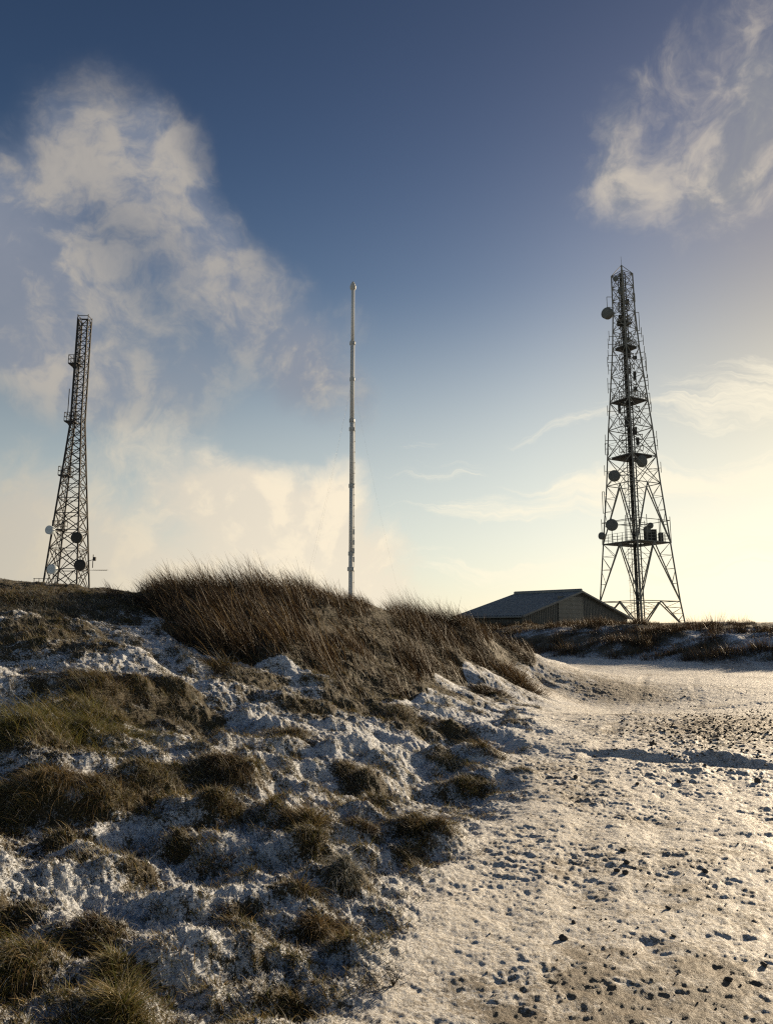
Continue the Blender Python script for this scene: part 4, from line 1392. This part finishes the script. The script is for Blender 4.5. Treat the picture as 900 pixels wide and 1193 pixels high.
segs = [(760, 645, .36), (645, 565, .35), (565, 490, .35), (490, 400, .36), (400, 335, .29)]
for a, b, w in segs:
    m = MB(); z0 = max(mz(a), -.3) if a > 700 else mz(a)
    m.lathe((0, 0, z0), (0, 0, 1), [(0, w / 2), (mz(b) - z0, w / 2)], 18); m.build('mast_tube', WHITE, root, True)
for v, w in ((663, .58), (645, .46), (566, .46), (500, .48), (490, .46), (442, .44), (400, .50)):
    m = MB(); z = mz(v)
    m.lathe((0, 0, z), (0, 0, 1), [(-.11, w / 2), (.11, w / 2)], 18)
    for q in range(8):
        an = q * math.pi / 4; m.lathe((w * .42 * math.cos(an), w * .42 * math.sin(an), z), (0, 0, 1), [(-.17, .03), (.17, .03)], 6)
    m.build('flange', GREYPAINT, root)
m = MB(); m.lathe((0, 0, mz(338)), (0, 0, 1), [(0, .17), (.1, .25), (.35, .27), (.4, .2), (.55, .2), (.6, .12), (.75, .1)], 16); m.build('top_cap', GREYPAINT, root)
m = MB(); x_ = .24
m.bar((x_, -.15, max(mz(720), 0)), (x_, -.15, mz(492)), .07, 6); m.bar((-.1, -.24, max(mz(720), 0)), (-.1, -.24, mz(404)), .05, 6)
for z in np.arange(1.0, mz(496), .9): m.box((x_, -.13, z), (.1, .16, .07))
m.build('feeder_cable', GREYPAINT, root)
for v in (620, 632, 642, 652):
    m = MB(); m.box((.24, -.2, mz(v)), (.14, .16, .4)); m.build('junction_box', GREYPAINT, root)
for v, an, L_ in ((442, 245, 8.5), (442, 125, 8.5), (442, 40, 6)):
    ex, ey = L_ * math.cos(R(an)), L_ * math.sin(R(an))
    m = MB(); g = float(height(np.array([bx + ex]), np.array([D + ey]))[0])
    P0, P1 = np.array([0, 0, mz(v)]), np.array([ex, ey, g - gz])
    prev = P0
    for t_ in np.linspace(0, 1, 9)[1:]:
        q = P0 + (P1 - P0) * t_ - np.array([0, 0, .5 * math.sin(math.pi * t_)]); m.bar(prev, q, .006, 4); prev = q
    m.build('guy_wire', WIRE, root)

# ------------------------------------------------------------------ shed
SD = 68.0
ax_, ay_, az_ = at(673, 689, SD)                       # apex of the near gable
rd = np.array([-.715, .70]); gd = np.array([.70, .715])     # along the ridge / along the gable
W2, LEN = 9.35, 6.6
px0, py0, ez = at(604.5, 716.5, SD - W2 * .715)
gz = min(float(height(np.array([ax_]), np.array([ay_]))[0]), 1.7) - .3
root = empty('metal_shed', (ax_, ay_, gz)); tag(root, 'dark steel-clad shed with shallow pitched roof beyond the far bank', 'shed')
AZp, EZp = az_ - gz, ez - gz


def sp_(g, r, z):
    return (gd[0] * g + rd[0] * r, gd[1] * g + rd[1] * r, z)


def ribbed(g0, g1, r0, r1, top, name, mat, step=.28, dep=.045, along='g', parent=None):
    """profiled cladding: a trapezoid wave running along the wall"""
    m = MB(); n = int(round((abs(g1 - g0) if along == 'g' else abs(r1 - r0)) / step))
    prof = []
    for i in range(n):
        for t_, o_ in ((0, 0), (.42, 0), (.55, 1), (.87, 1)):
            prof.append(((i + t_) / n, o_))
    prof.append((1, 0))
    vs = []
    for t_, o_ in prof:
        g = g0 + (g1 - g0) * t_; r = r0 + (r1 - r0) * t_
        if along == 'g': r = r - dep * o_
        else: g = g - dep * o_
        vs += [sp_(g, r, 0), sp_(g, r, top(g))]
    fs = [(2 * i, 2 * i + 2, 2 * i + 3, 2 * i + 1) for i in range(len(prof) - 1)]
    m.poly(vs, fs)
    return m.build(name, mat, root if parent is None else parent)


def roofline(g):
    return EZp + (AZp - EZp) * (1 - min(abs(g), W2) / W2) - .06


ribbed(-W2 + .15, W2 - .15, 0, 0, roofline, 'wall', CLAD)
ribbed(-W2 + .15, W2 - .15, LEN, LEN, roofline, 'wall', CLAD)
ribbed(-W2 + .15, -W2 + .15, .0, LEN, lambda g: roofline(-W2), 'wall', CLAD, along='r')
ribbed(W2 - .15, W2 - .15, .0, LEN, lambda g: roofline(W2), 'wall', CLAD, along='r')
for sgn in (-1, 1):
    m = MB(); n = 26; vs = []; prof = []
    for i in range(n):
        for t_, o_ in ((0, 0), (.5, 0), (.6, 1), (.9, 1)): prof.append(((i + t_) / n, o_))
    prof.append((1, 0))
    r0, r1 = -.35, LEN + .35
    for t_, o_ in prof:
        r = r0 + (r1 - r0) * t_
        vs += [sp_(sgn * (W2 + .25), r, EZp - .07 + o_ * .05), sp_(sgn * .0, r, AZp + o_ * .05)]
    for t_, o_ in prof:
        r = r0 + (r1 - r0) * t_
        vs += [sp_(sgn * (W2 + .25), r, EZp - .14), sp_(0, r, AZp - .07)]
    k = len(prof)
    fs = [(2 * i, 2 * i + 2, 2 * i + 3, 2 * i + 1) for i in range(k - 1)] + [(2 * k + 2 * i, 2 * k + 2 * i + 2, 2 * k + 2 * i + 3, 2 * k + 2 * i + 1) for i in range(k - 1)]
    m.poly(vs, fs)
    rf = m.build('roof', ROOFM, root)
    if sgn < 0:
        m = MB(); m.bar(sp_(0, -.36, AZp + .08), sp_(0, LEN + .36, AZp + .08), .34, 6); m.build('ridge_cap', ROOFM, rf)
        m = MB()
for sgn in (-1, 1):
    m = MB(); m.bar(sp_(0, -.40, AZp - .03), sp_(sgn * (W2 + .25), -.40, EZp - .1), .22, 4); m.build('verge_trim', TRIM, root)
m = MB(); m.bar(sp_(-W2 - .32, -.3, EZp - .16), sp_(-W2 - .32, LEN + .3, EZp - .16), .16, 6); m.build('gutter', TRIM, root)
d_ = MB(); d_.poly([sp_(-3.6, -.08, 0), sp_(.6, -.08, 0), sp_(.6, -.08, 3.4), sp_(-3.6, -.08, 3.4), sp_(-3.6, -.02, 0), sp_(.6, -.02, 0), sp_(.6, -.02, 3.4), sp_(-3.6, -.02, 3.4)],
                   [(0, 1, 2, 3), (4, 7, 6, 5), (0, 4, 5, 1), (1, 5, 6, 2), (2, 6, 7, 3), (3, 7, 4, 0)])
for i in range(1, 9):
    z = i * .38; d_.bar(sp_(-3.6, -.1, z), sp_(.6, -.1, z), .05)
d_.build('roller_door', DOORM, root)
